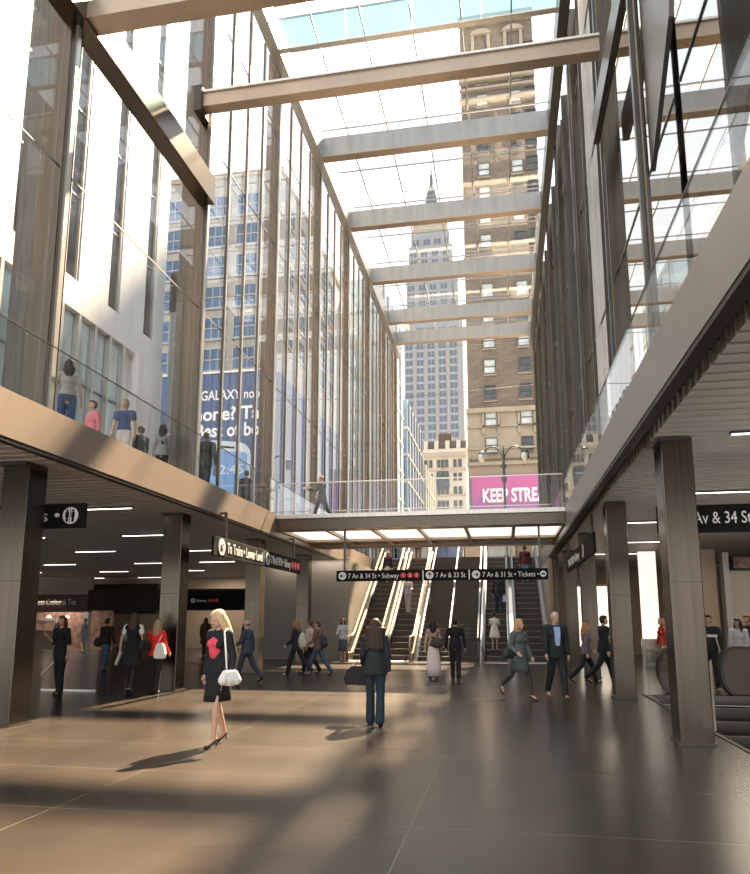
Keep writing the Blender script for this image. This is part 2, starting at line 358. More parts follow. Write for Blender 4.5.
def balustrade(label, x0, x1, y0, y1, z0, h, n, along, parent_group):
    g = thing('glass_balustrade', label, 'balustrade', ((x0 + x1) / 2, (y0 + y1) / 2, z0), group=parent_group)
    for i in range(n):
        a = i / n; c = (i + 1) / n
        if along == 'X': box('glass_panel', M['balglass'], x0 + (x1 - x0) * a + .01, x0 + (x1 - x0) * c - .01, y0, y0 + .02, z0, z0 + h, g)
        else: box('glass_panel', M['balglass'], x0, x0 + .02, y0 + (y1 - y0) * a + .01, y0 + (y1 - y0) * c - .01, z0, z0 + h, g)
    if along == 'X': box('top_rail', M['steel'], x0, x1, y0 - .005, y0 + .03, z0 + h, z0 + h + .03, g)
    else: box('top_rail', M['darksteel'], x0 - .002, x0 + .022, y0, y1, z0 + h, z0 + h + .015, g)
    return g
balustrade('clear glass guard rail along the front of the bridge', -6.75, 1.75, 20.3, 20.3, 4.77, .98, 6, 'X', 'glass guard rails')
balustrade('clear glass guard rail along the back of the bridge', -6.75, 1.75, 25.4, 25.4, 4.71, .98, 6, 'X', 'glass guard rails')
balustrade('glass guard rail on the left upper gallery edge', -6.98, 0, 4.0, 36.0, 4.79, 1.12, 12, 'Y', 'glass guard rails')
balustrade('glass guard rail on the right upper gallery edge', 1.93, 0, 3.0, 36.0, 4.79, 1.12, 12, 'Y', 'glass guard rails')

# ------------------------------------------------------------------ columns
YC = [10.0, 15.45, 20.9, 26.35, 31.8]
for side in 'LR':
    for i, y in enumerate(YC[:4 if side == 'R' else 5]):
        x0, x1 = (-7.90, -7.42) if side == 'L' else (2.2, 2.62)
        if side == 'L': y = y - .27
        t = thing('steel_column', '%s bronze column from the front in the %s row, lower hall' % (ORD[i], 'left' if side == 'L' else 'right'), 'column', ((x0 + x1) / 2, y + .25, 0), group='lower hall columns')
        box('shaft', M['bronze'], x0, x1, y, y + .46, 0, 4.11, t, bevel=.015)
        box('base_plate', M['darksteel'], x0 - .02, x1 + .02, y - .02, y + .5, 0, .03, t)
        b = B().box(x0 + .02, x1 - .02, y - .006, y, 2.1 if side == 'R' else 2.2, 2.115 if side == 'R' else 2.215); b.build('joint', M['darksteel'], t)
        box('cap', M['lip'], x0 - .03, x1 - .05, y - .05, y - .008, 4.06, 4.1, t)

YU = [9.5, 15.0, 20.45, 25.9, 31.35, 36.8, 42.25, 47.0]
ROOF = 20.35
for side in 'LR':
    for i, y in enumerate(YU):
        x0, x1 = (-7.55, -7.12) if side == 'L' else (2.52, 2.90)
        if side == 'R' and i == 0: x0, x1 = 2.05, 2.12; y = 9.15
        top = (22.5 if i < 2 else ROOF + .8)
        t = thing('facade_column', '%s full height column from the front on the %s glass wall' % (ORD[i], 'left' if side == 'L' else 'right'), 'column', ((x0 + x1) / 2, y + .2, 4.8), group='upper hall columns')
        b = B().box(x0, x1, y, y + .32, 4.8, top); b.build('shaft', M['bronze'], t, bevel=.02)
        if i < 2 and side == 'L': box('side_panel', M['darksteel'], x0 - (.42 if i == 0 else .25), x0 - .01, y + .1, y + .3, 4.8, top, t)
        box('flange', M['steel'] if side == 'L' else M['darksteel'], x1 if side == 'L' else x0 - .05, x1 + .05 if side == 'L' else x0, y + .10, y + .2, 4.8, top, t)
t = thing('metal_blade', 'dark blue grey metal blade tapering down beside the white mullion at upper right', 'fin', (2.2, 8.5, 7.6))
B().prism([(9.12, 14), (6.6, 14), (7.35, 9.6), (7.75, 8.7), (8.9, 7.75), (9.12, 7.6)], 'X', 2.13, 2.19).build('blade', M['darksteel'], t)
# portal frames at the front
t = thing('portal_beam', 'tan crossbeam nearest the viewer at the upper left', 'beam', (-2.5, 9.6, 11.9)); box('beam', M['tan'], -7.35, 2.1, 9.55, 9.95, 12.02, 12.36, t)
t = thing('portal_beam', 'long thin tan crossbeam over the middle of the hall', 'beam', (-2.5, 14.8, 14.3)); box('beam', M['tan'], -7.1, 2.5, 14.6, 14.9, 14.36, 14.72, t); box('flange', M['steel'], -7.1, 2.5, 14.55, 14.95, 14.72, 14.78, t)
box('end_bracket', M['lip'], -7.3, -7.1, 14.5, 15.0, 14.2, 14.9, t)
t = thing('edge_beam', 'dark longitudinal beam joining the two nearest left columns', 'beam', (-7.0, 12, 11.9)); box('beam', M['bronze'], -7.3, -6.9, 9.0, 15.1, 11.95, 12.65, t)
t = thing('edge_beam', 'dark longitudinal beam high on the right wall', 'beam', (2.2, 12, 12)); box('beam', M['darksteel'], 2.3, 2.44, 9.6, 14.99, 12.3, 12.95, t)
# skylight: edge beams, deep cross beams, glazing bars, glass
for sd, x0, x1 in (('left', -7.15, -6.8), ('right', 2.2, 2.52)):
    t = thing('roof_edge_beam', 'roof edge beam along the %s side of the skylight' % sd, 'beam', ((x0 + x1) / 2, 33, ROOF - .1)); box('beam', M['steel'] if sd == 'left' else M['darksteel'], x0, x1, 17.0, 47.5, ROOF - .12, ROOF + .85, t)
RB = [19.4, 25.0, 30.3, 35.9, 41.4, 44.8]
for i, y in enumerate(RB):
    lab = ['pale teal glass roof fin nearest the viewer'] + ['%s deep grey skylight crossbeam from the front' % ORD[k] for k in range(5)]
    t = thing('skylight_beam', lab[i], 'beam', (-2.5, y, ROOF), group=None if i == 0 else 'skylight crossbeams')
    if i == 0:
        box('fin', M['teal'], -6.8, 2.2, y, y + .1, ROOF - .1, ROOF + 1.07, t); box('bottom_rail', M['steel'], -6.8, 2.2, y - .05, y + .15, ROOF - .14, ROOF - .10, t)
        for x in (-4.6, -2.4, -.2): box('joint', M['steel'], x, x + .03, y - .01, y + .11, ROOF - .1, ROOF + 1.07, t)
    else:
        box('web', M['beam'], -6.8, 2.2, y, y + .35, ROOF, ROOF + .82, t); box('bottom_flange', M['tan'], -6.8, 2.2, y - .02, y + .37, ROOF - .05, ROOF, t)
sk = thing('skylight', 'skylight glazing with thin bars above the crossbeams', 'skylight', (-2.5, 30, ROOF + .9))
box('glass', M['glass'], -7.0, 2.4, 8, 47.5, ROOF + 1.24, ROOF + 1.26, sk)
for x in (-5.8, -4.15, -2.5, -.85, .8): box('glazing_bar', M['beam'], x - .025, x + .025, 8, 47.5, ROOF + 1.16, ROOF + 1.215, sk)
y = 16.7
while y < 47: box('glazing_bar', M['beam'], -6.9, 2.3, y - .02, y + .02, ROOF + 1.1, ROOF + 1.155, sk); y += 2.76

# glass walls, bay by bay
def bay(n, side, i):
    y0 = YU[i] + .33 if i >= 0 else 3.0; y1 = YU[i + 1] - .01
    w = bpy.data.objects.new('window_%d' % n, None); COL.objects.link(w); w['kind'] = 'structure'
    x = -7.25 if side == 'L' else 2.7
    w.location = (x, (y0 + y1) / 2, 4.8)
    zt = ROOF if i >= 1 else 22
    box('pane', M['wallglass'] if side == 'L' else M['mirror'], x - .01, x + .01, y0, y1, 4.82, zt, w)
    if i >= 1:
        k = 3
        for j in range(1, k + 1):
            yy = y0 + (y1 - y0) * j / (k + 1)
            if side == 'L':
                box('mullion', M['darksteel'] if j % 2 else M['bronze'], x + .012, x + .09, yy - .02, yy + .02, 4.82, zt, w); box('mullion_edge', M['steel'], x + .09, x + .105, yy - .025, yy + .025, 4.82, zt, w)
            else: box('mullion', M['steel'] if j == 2 and i < 2 else M['darksteel'], x - (.16 if j == 2 else .08), x - .012, yy - .03, yy + .03, 4.82, zt, w)
    for z in ((9.2, 14.0, 18.0) if i >= 1 or side == 'R' else (9.2, 12.0)): box('transom', M['silver'], x - .03 if side == 'R' else x + .012, x - .012 if side == 'R' else x + .03, y0, y1, z, z + .03, w)
n = 1
for i in range(-1, 7):
    bay(n, 'L', i); n += 1
for i in range(-1, 7):
    bay(n, 'R', i); n += 1
for i, y in enumerate((11.3, 12.7, 14.0)):
    pass
# dark solid put in behind the reflective wall to shade the right floor
rb = thing('office_block', 'dark building volume directly behind the reflective right glass wall', 'building', (8, 20, 4.8))
box('wall', M['lip'], 3.15, 13.0, 1.0, 47.0, 4.8, 21.5, rb)
for k, z in enumerate((9.0, 13.2, 17.4)): box('floor_edge', M['walltan'], 3.0, 3.14, 1.0, 47.0, z, z + .5, rb)

# ------------------------------------------------------------------ ceiling light strips
LL = [(-9.9, 9.3), (-9.0, 14.2), (-13.2, 14.2), (-10.4, 19.0), (-14.6, 19.0), (-14.8, 23.3), (-10.8, 23.6), (-19.4, 23.3), (-19.9, 28.6), (-15.4, 28.6), (-12.2, 28.4), (-20.0, 33.3), (-15.8, 33.3), (-25.0, 33.3), (-20.6, 38.3), (-24.4, 38.3), (-28.5, 38.3)]
LR = [(3.9, 9.85), (4.5, 14.5), (4.0, 18.75), (4.5, 23.6), (4.2, 27.7), (8.0, 9.85), (8.3, 14.5), (8.2, 18.75)]
RN = {9.3: 'nearest', 14.2: 'second', 19.0: 'third', 23.3: 'fourth', 23.6: 'fourth', 28.6: 'fifth', 28.4: 'fifth', 33.3: 'sixth', 38.3: 'farthest', 9.85: 'nearest', 14.5: 'second', 18.75: 'third', 27.7: 'farthest'}
def striplight(x, y, side, k):
    rank = 'fifth' if (side == 'right' and y == 23.6 and False) else RN[y]
    t = thing('strip_light', 'white ceiling strip light, %s row of %s hall, %s' % (rank, side, ['closest to the atrium', 'second from the atrium', 'third from the atrium'][k]), 'ceiling light', (x, y, 4.08), group='ceiling strip lights')
    box('housing', M['slab'], x - .82, x + .82, y - .02, y + .08, 4.09, 4.118, t); box('tube', M['glow'], x - .8, x + .8, y + .015, y + .048, 4.075, 4.089, t)
for L, sd in ((LL, 'left'), (LR, 'right')):
    rows = {}
    for x, y in L: rows.setdefault(RN[y], []).append((x, y))
    for r in rows.values():
        r.sort(key=lambda p: abs(p[0] + 2.5))
        for k, (x, y) in enumerate(r): striplight(x, y, sd, k)

# ------------------------------------------------------------------ signs
def disc(parent, c, r, nrm, m, name, th=.012):
    c = Vector(c); nrm = Vector(nrm); a = nrm.orthogonal().normalized(); b_ = nrm.cross(a)
    B().ring_tube([[c + nrm * t + r * (math.cos(2 * PI * k / 24) * a + math.sin(2 * PI * k / 24) * b_) for k in range(24)] for t in (0, th)]).build(name, m, parent)
def arrow(parent, c, r, xa, ang, nrm, off):
    """white disc with a dark arrow; ang in degrees, 0 = reading direction, 90 = up"""
    disc(parent, c, r, nrm, M['white'], 'arrow_disc')
    xa = Vector(xa); up_ = Vector((0, 0, 1)); d = math.cos(math.radians(ang)) * xa + math.sin(math.radians(ang)) * up_; e = -math.sin(math.radians(ang)) * xa + math.cos(math.radians(ang)) * up_
    c = Vector(c) + Vector(nrm) * .014
    P = [(-.6, .08), (.2, .08), (-.05, .38), (.12, .5), (.66, 0), (.12, -.5), (-.05, -.38), (.2, -.08), (-.6, -.08)]
    b = B(); b.ring_tube([[c + r * (p[0] * d + p[1] * e) + Vector(nrm) * t for p in P] for t in (0, .005)]); b.build('arrow', M['black'], parent)
def bullets(parent, o, xa, r, nrm, nums='123', gap=2.5, txt=True):
    for i, ch in enumerate(nums):
        c = Vector(o) + Vector(xa) * (i * r * gap); disc(parent, c, r, nrm, M['red'], 'route_bullet')
        if txt: text(ch, r * 1.5, parent, c + Vector(nrm) * .016 - Vector((0, 0, r * .5)), xa, (0, 0, 1), M['white'], 'numeral', .003, align='CENTER')
# middle sign
s = thing('hanging_sign', 'long black direction sign hanging over the foot of the escalators', 'sign', (-1.84, 20.8, 2.74), group='black hanging signs')
Z0, Z1 = 2.76, 3.09
box('board', M['black'], -5.03, 1.27, 20.78, 20.86, Z0, Z1, s, bevel=.01)
for x in (-4.78, 1.05): B().box(x - .03, x + .03, 20.79, 20.85, Z1, 4.325).build('hanger', M['darksteel'], s)
for x in (-2.37, -1.0): box('divider', M['steel'], x - .012, x + .012, 20.77, 20.78, Z0 + .02, Z1 - .02, s)
N = (0, -1, 0); XA = (1, 0, 0); yf = 20.778
arrow(s, (-4.84, yf, 2.925), .12, XA, 180, N, 0)
text('7 Av & 34 St • Subway', .21, s, (-4.66, yf - .004, 2.85), XA, (0, 0, 1), M['white'], fit=1.56)
bullets(s, (-2.97, yf, 2.925), XA, .082, N)
arrow(s, (-2.17, yf, 2.925), .12, XA, 90, N, 0)
text('7 Av & 33 St', .21, s, (-1.99, yf - .004, 2.85), XA, (0, 0, 1), M['white'], fit=.88)
arrow(s, (-.80, yf, 2.925), .12, XA, 0, N, 0)
text('7 Av & 31 St • Tickets •', .21, s, (-.61, yf - .004, 2.85), XA, (0, 0, 1), M['white'], fit=1.62)
disc(s, (1.13, yf, 2.925), .09, N, M['white'], 'ticket_symbol'); box('ticket', M['black'], 1.08, 1.18, yf - .018, yf - .0125, 2.90, 2.95, s)
# left long sign
s = thing('hanging_sign', 'black direction sign to trains hanging below the lit left fascia', 'sign', (-6.62, 18.7, 3.1), group='black hanging signs')
box('board', M['black'], -6.66, -6.60, 15.15, 22.2, 3.09, 3.55, s, bevel=.01)
for y in (15.9, 21.5): B().box(-6.66, -6.60, y - .03, y + .03, 3.55, 4.20).box(-6.785, -6.66, y - .03, y + .03, 4.15, 4.20).build('hanger', M['darksteel'], s)
box('divider', M['steel'], -6.60, -6.59, 18.6, 18.63, 3.11, 3.53, s)
N = (1, 0, 0); XA = (0, 1, 0); xf = -6.598
arrow(s, (xf, 15.62, 3.32), .20, XA, 225, N, 0)
text('To Trains • Lower Level', .36, s, (xf + .004, 15.95, 3.21), XA, (0, 0, 1), M['white'], fit=2.55, bold=.006)
arrow(s, (xf, 18.95, 3.32), .18, XA, 90, N, 0)
text('7 Av & 34 St • Subway', .34, s, (xf + .004, 19.25, 3.21), XA, (0, 0, 1), M['white'], fit=1.85, bold=.004)
bullets(s, (xf, 21.3, 3.32), XA, .13, N, gap=2.4)
# right long sign
s = thing('hanging_sign', 'black direction sign hanging in perspective under the right fascia', 'sign', (2.12, 21, 3.1), group='black hanging signs')
box('board', M['black'], 2.10, 2.16, 17.0, 24.2, 3.16, 3.66, s, bevel=.01)
for y in (17.3, 23.8): B().box(2.10, 2.16, y - .03, y + .03, 3.66, 4.125).build('hanger', M['darksteel'], s)
N = (-1, 0, 0); XA = (0, -1, 0)
text('7 Av & 34 St • Subway', .34, s, (2.094, 23.6, 3.3), XA, (0, 0, 1), M['white'], fit=3.4, bold=.004)
arrow(s, (2.098, 19.2, 3.42), .18, XA, 90, N, 0)
# near-left sign
s = thing('hanging_sign', 'black tickets and restrooms sign behind the nearest left column', 'sign', (-8.6, 10.6, 3.16), group='black hanging signs')
box('board', M['black'], -10.6, -6.98, 10.62, 10.70, 3.15, 3.57, s, bevel=.01); B().box(-9.9, -9.84, 10.63, 10.69, 3.58, 4.12).build('hanger', M['darksteel'], s)
N = (0, -1, 0); XA = (1, 0, 0); yf = 10.618
text('Tickets •', .30, s, (-8.72, yf - .004, 3.27), XA, (0, 0, 1), M['white'], fit=1.27)
disc(s, (-7.24, yf, 3.36), .145, N, M['white'], 'restroom_disc')
for sx in (-.055, .055):
    b = B(); b.ell((-7.24 + sx, yf - .018, 3.445), (.022, .006, .022)); b.box(-7.24 + sx - .03, -7.24 + sx + .03, yf - .024, yf - .014, 3.33, 3.42); b.box(-7.24 + sx - .02, -7.24 + sx + .02, yf - .024, yf - .014, 3.25, 3.33)
    b.build('restroom_figure', M['black'], s)
box('restroom_divider', M['black'], -7.244, -7.236, yf - .02, yf - .014, 3.24, 3.48, s)
# near-right sign
s = thing('hanging_sign', 'black street name sign behind the nearest right column', 'sign', (3.6, 10.8, 2.85), group='black hanging signs')
box('board', M['black'], 2.26, 5.6, 10.78, 10.86, 2.86, 3.27, s, bevel=.01); B().box(4.6, 4.66, 10.79, 10.85, 3.27, 4.12).build('hanger', M['darksteel'], s)
text('7 Av & 34 St', .25, s, (2.63, 10.77, 2.99), XA, (0, 0, 1), M['white'], fit=.92)
# subway header sign
s = thing('wall_sign', 'small lit subway sign on the dark header in left hall', 'sign', (-14, 30.9, 2.4)); box('board', M['black'], -14.7, -10.7, 30.93, 30.99, 2.1, 2.95, s)
N = (0, -1, 0); arrow(s, (-14.4, 30.93, 2.5), .11, XA, 90, N, 0); text('Subway', .17, s, (-14.22, 30.92, 2.44), XA, (0, 0, 1), M['white'], fit=.5); bullets(s, (-13.58, 30.925, 2.5), XA, .075, N, gap=2.5, txt=False)

# ------------------------------------------------------------------ escalators and stairs
S = 4.8 / 8.3
def zi(y, h=0): return h + max(0, min(4.8, (y - 28.0) * S))
def ribbon(path, w, h, xc):
    b = B(); rings = []
    for i, (y, z) in enumerate(path):
        a = path[max(0, i - 1)]; c = path[min(len(path) - 1, i + 1)]; d = Vector((c[0] - a[0], c[1] - a[1])); d.normalize(); nn = Vector((-d.y, d.x))
        rings.append([(xc + sx * w / 2, y + nn.x * sz * h / 2, z + nn.y * sz * h / 2) for sx, sz in ((-1, -1), (1, -1), (1, 1), (-1, 1))])
    return b.ring_tube(rings)
def railpath(h):
    p = []
    for k in range(7):
        a = -PI / 2 - PI * k / 6; p.append((27.35 + .36 * math.cos(a), h - .36 + .36 * math.sin(a)))
    p += [(28.0, h), (28.4, h + .12), (36.0, zi(36.0, h)), (36.5, 4.8 + h), (37.3, 4.8 + h)]
    return p
def escalator(x0, x1, label, m):
    t = thing('escalator', label, 'escalator', ((x0 + x1) / 2, 27.4, 0), group='escalators')
    for xc in (x0, x1):
        inn = 1 if xc == x0 else -1
        b = B(); b.prism([(27.1, 0), (28.3, 0), (36.3, zi(36.3) - .3), (37.4, 4.5), (37.4, 5.12), (36.3, 5.12), (28.0, .32), (27.1, .32)], 'X', xc - .05, xc + .05)
        sd = b.build('side_skirt', M['skirt'], t)
        b = B(); b.prism([(27.2, .32), (28.0, .32), (36.3, 5.12), (37.3, 5.12), (37.3, 5.72), (36.3, 5.72), (28.0, .90), (27.2, .90)], 'X', xc - .008, xc + .008); b.build('glass_panel', M['balglass'], t)
        ribbon(railpath(.98), .085, .05, xc).build('handrail', m, t)
        ribbon([(27.1, .33), (28.0, .33), (36.3, 5.13), (37.3, 5.13)], .08, .03, xc).build('deck_strip', m, t)
    y = 28.0; i = 0
    st = .41
    while y < 36.2:
        z = zi(y + st) - .02; b = B(); b.box(x0 + .06, x1 - .06, y, y + st, z - .26, z); b.mi = 1; b.box(x0 + .07, x1 - .07, y - .004, y + .012, z - .03, z + .003)
        b.build('step', [M['step'], M['skirt']], t); y += st
    box('comb_plate', M['steel'], x0 + .06, x1 - .06, 27.1, 27.98, .0, .02, t)
for i, (x0, x1, m) in enumerate(((-6.1, -4.98, M['gold']), (-4.72, -3.62, M['gold']), (-.86, .14, M['silver']), (.40, 1.58, M['silver']))):
    escalator(x0, x1, ['leftmost escalator with gold toned rails, beside the grey wall', 'second escalator from the left with gold toned rails', 'escalator with silver rails right of the dark stairs', 'rightmost escalator with silver rails'][i], m)
st = thing('staircase', 'wide dark fixed stairs between the two pairs of escalators', 'stairs', (-2.2, 28, 0))
k = 0; y = 28.0
while y < 36.2:
    z = (k + 1) * .1777
    if z > 4.8: break
    box('step', M['step'], -3.45, -1.02, y, y + .3075, z - .24, z, st); y += .3075; k += 1
for xc, nm in ((-3.32, M['silver']), (-2.2, M['silver']), (-1.06, M['silver'])):
    pth = [(27.9, .9), (31.6, zi(31.6, .9)), (31.62, zi(31.6, .78)), (31.9, zi(31.9, 1.02)), (36.2, zi(36.2, .92)), (36.8, 5.7)]
    r = ribbon(pth, .06, .06, xc).build('handrail', M['silver'], st)
    for yy in (28.1, 31.8, 35.6): b = B().tube([(xc, yy, zi(yy)), (xc, yy, zi(yy, .88))], .02); b.build('post', M['silver'], r)
# escalators down in the right hall pit
t = thing('staircase', 'dark stairs going down through the floor opening at right', 'stairs', (5, 12, -3.0))
for k in range(14):
    y1 = PY1 - .02 - .5 * k
    box('step', M['step'], PX0 + .3, PX1 - .02, y1 - .5, y1, -.20 * (k + 1) - .3, -.20 * (k + 1), t)
    b = B().box(PX0 + .3, PX1 - .02, y1 - .5, y1 - .44, -.20 * (k + 1) + .001, -.20 * (k + 1) + .008); b.build('nosing', M['skirt'], t)
def newel(x0, x1, yb, label, m, h=.98, L=3.2):
    t = thing('escalator_newel', label, 'escalator end', ((x0 + x1) / 2, yb, 0))
    P = [(yb + L, .02)]
    for k in range(9):
        a = -PI / 2 - PI * k / 8; P.append((yb + .5 + .5 * math.cos(a), h / 2 + .01 + (h / 2) * math.sin(a)))
    P.append((yb + L, h))
    b = B(); b.prism(P, 'X', x0, x1); b.build('balustrade', m, t)
    path = [(y, z) for y, z in P[1:]]; b = ribbon(path, (x1 - x0) + .03, .05, (x0 + x1) / 2); b.build('handrail', M['rubber'], t)
# newels turned sideways: the curved end faces left
def newel_x(xb, L, y0, y1, h, label, m):
    t = thing('escalator_newel', label, 'escalator end', (xb + L / 2, y0, 0))
    P = [(xb + L, .02)]
    for k in range(11):
        a = -PI / 2 - PI * k / 10; P.append((xb + .28 + .28 * math.cos(a), h / 2 + .01 + (h / 2) * math.sin(a)))
    P.append((xb + L, h))
    B().prism(P, 'Y', y0, y1).build('balustrade', m, t)
    b = B(); rings = []
    pp = P[1:]
    for i, (x, z) in enumerate(pp):
        a = pp[max(0, i - 1)]; c = pp[min(len(pp) - 1, i + 1)]; d = Vector((c[0] - a[0], c[1] - a[1])).normalized(); nn = Vector((-d.y, d.x))
        rings.append([(x + nn.x * q * .03, yy, z + nn.y * q * .03) for yy, q in ((y0 - .02, -1), (y1 + .02, -1), (y1 + .02, 1), (y0 - .02, 1))])
    b.ring_tube(rings).build('handrail', M['rubber'], t)
newel_x(3.33, 1.0, 16.7, 16.9, .98, 'dark rounded escalator end between the two right columns', M['newel'])
newel_x(4.58, 4.2, 16.55, 16.8, 1.0, 'wide brown rounded escalator side at the right edge', M['newel'])
t = thing('glass_balustrade', 'glass guard beside the stair opening behind the right column', 'balustrade', (3.0, 11.3, 0), group='glass guard rails')
box('glass_panel', M['balglass'], 2.96, 2.98, 11.3, 16.2, .01, 1.0, t); box('edge_post', M['skirt'], 2.955, 2.985, 11.27, 11.3, 0, 1.0, t)
t = thing('glass_balustrade', 'glass guard with white handrail behind the woman in black at left', 'balustrade', (-9.9, 13.6, 0), group='glass guard rails')
box('glass_panel', M['balglass'], -10.6, -9.2, 14.9, 14.92, .01, .9, t); B().tube([(-10.6, 14.88, .35), (-9.95, 14.88, .98)], .025).build('handrail', M['white'], t); box('bottom_rail', M['steel'], -10.6, -9.2, 14.88, 14.94, 0, .03, t)

# ------------------------------------------------------------------ coffee shop
cs = thing('coffee_shop', 'small coffee shop front with white lettering on a brown band', 'shop', (-24, 34, 0))
box('upper_wall', M['walltan'], -30, -21.7, 34.0, 34.3, 2.95, 3.9, cs); box('sign_band', M['brown'], -30, -21.7, 33.94, 34.3, 2.02, 2.95, cs)
text('Peets Coffee & Tea', .44, cs, (-25.0, 33.92, 2.4), (1, 0, 0), (0, 0, 1), M['white'], fit=2.55)
box('side_post', M['steel'], -21.95, -21.7, 33.96, 34.3, 0, 2.02, cs); box('counter', M['walltan'], -26.5, -23.9, 34.6, 35.2, 0, 1.05, cs)
box('back_wall', mat('shop_back_wall', (.55, .36, .30), .6, 0, .5, 3), -30, -21.5, 36.0, 36.15, 0, 2.3, cs); box('menu_board', M['winlight'], -26.0, -25.0, 35.9, 35.98, 1.55, 1.75, cs)
box('shop_floor', M['walltan'], -30, -21.7, 34.3, 36.0, .0, .012, cs)
for i, (x, y) in enumerate(((-24.6, 34.8), (-23.5, 34.8))):
    t = thing('pendant_lamp', ['left', 'right'][i] + ' small warm pendant lamp inside the coffee shop', 'lamp', (x, y, 1.8), group='coffee shop pendants')
    B().lathe([(.02, 1.95 - 1.8), (.09, .08), (.13, 0)], (x, y, 1.72)).build('shade', M['lampglow'], t); B().tube([(x, y, 1.85), (x, y, 3.9)], .008).build('cord', M['black'], t)
pl = bpy.data.lights.new('shop_light', 'AREA'); po = bpy.data.objects.new('shop_light', pl); COL.objects.link(po); po.location = (-24.5, 35.0, 2.6); pl.energy = 60; pl.size = 2.5; pl.color = (1, .8, .62)
# cove wash over the grey wall panels; later lamps light the halls without fixtures
for i, (x, y, e) in enumerate(((-8.9, 27.85, 14), (-7.1, 27.85, 12), (6.2, 20.0, 150), (10.0, 20, 200), (4.2, 29.5, 90), (-16, 37, 120), (-12, 37.5, 60))):
    pl = bpy.data.lights.new('wall_wash', 'AREA'); po = bpy.data.objects.new('wall_wash', pl); COL.objects.link(po); po.location = (x, y, 4.02); pl.energy = e; pl.shape = 'RECTANGLE'; pl.size = 1.4; pl.size_y = .2 if i < 2 else 1.0; pl.color = (1, .84, .66)
    if i < 2: po.rotation_euler = (math.radians(14), 0, 0)

# ================================================================== THE CITY OUTSIDE
def winmesh(name, w, h, axis, fr, pane, bars=1, d=.12):
    """one sash window with frame, bars and panes; axis = outward direction '-Y' or '+X'"""
    b = B(); t = min(.09, w * .07)
    def bx(a0, a1, z0, z1, o0, o1):
        if axis == '-Y': b.box(a0, a1, -o1, -o0, z0, z1)
        else: b.box(o0, o1, a0, a1, z0, z1)
    b.mi = 1; bx(-w / 2 + t, w / 2 - t, -h / 2 + t, h / 2 - t, .0, .02); b.mi = 0
    bx(-w / 2, -w / 2 + t, -h / 2, h / 2, 0, d * .6); bx(w / 2 - t, w / 2, -h / 2, h / 2, 0, d * .6); bx(-w / 2 + t, w / 2 - t, h / 2 - t, h / 2, 0, d * .6); bx(-w / 2 - .05, w / 2 + .05, -h / 2 - t, -h / 2 + t, 0, d)
    bx(-w / 2 + t, w / 2 - t, -t / 2, t / 2, .02, d * .5)
    for k in range(bars): x = -w / 2 + w * (k + 1) / (bars + 1); bx(x - t / 3, x + t / 3, -h / 2 + t, h / 2 - t, .021, d * .4)
    me = bpy.data.meshes.new(name); bmesh.ops.recalc_face_normals(b.bm, faces=b.bm.faces); b.bm.to_mesh(me); b.bm.free(); me.materials.append(fr); me.materials.append(pane); return me
def put(me, name, loc, parent, **k):
    o = bpy.data.objects.new(name, me); COL.objects.link(o); o.parent = parent; o.location = Vector(loc) - parent.location; return tagit(o, **k)

# white clad building beside the left gallery
wb = thing('white_building', 'white clad building with dark vertical window strips beyond the left gallery', 'building', (-15, 14, 4.8))
box('wall', M['whitewall'], -20, -14.3, 1, 26.0, 4.8, 36, wb)
yy = [1.45 + 2.55 * i for i in range(10)]
for i in range(11):                                     # piers of white cladding between the strips
    a = (yy[i - 1] + .75 if i else 1.0); c = (yy[i] if i < 10 else 26.0)
    box('cladding', M['whitewall'], -14.3, -14.0, a, c, 13.0, 36, wb)
box('cladding', M['whitewall'], -14.3, -14.0, 1, 26.0, 11.95, 13.0, wb)
for i in range(10):
    s_ = box('window_strip', M['strip'], -14.25, -14.12, yy[i], yy[i] + .75, 13.0, 36, wb)
    for z in (16.0, 19.2, 22.4, 25.6): box('transom', M['silver'], -14.12, -14.08, yy[i], yy[i] + .75, z, z + .06, s_)
    box('mullion', M['steel'], -14.12, -14.02, yy[i] + .62, yy[i] + .67, 13.0, 36, s_)
for i in range(22):
    y = 2.3 + .95 * i
    if y > 23.4: break
    w = box('window', M['paleglass'], -14.28, -14.2, y, y + .78, 5.0, 11.95, wb); box('mullion', M['steel'], -14.2, -13.98, y + .8, y + .93, 4.8, 11.95, w); box('sill', M['silver'], -14.2, -14.15, y, y + .78, 9.6, 9.66, w)
box('corner_pier', M['whitewall'], -14.3, -13.9, 24.0, 26.0, 4.8, 11.95, wb)
t = thing('concrete_pylon', 'pale concrete pylon with dark cap at the corner of the white building', 'pylon', (-13.4, 26.6, 4.8))
box('shaft', M['framew'], -13.9, -13.25, 26.4, 26.9, 4.8, 14.8, t); box('cap', M['darksteel'], -13.95, -13.2, 26.35, 26.95, 14.8, 16.6, t)
struct('trim_street_left', M['plaza'], -60, -14.0, 26.1, 36.0, 4.6, 4.79)

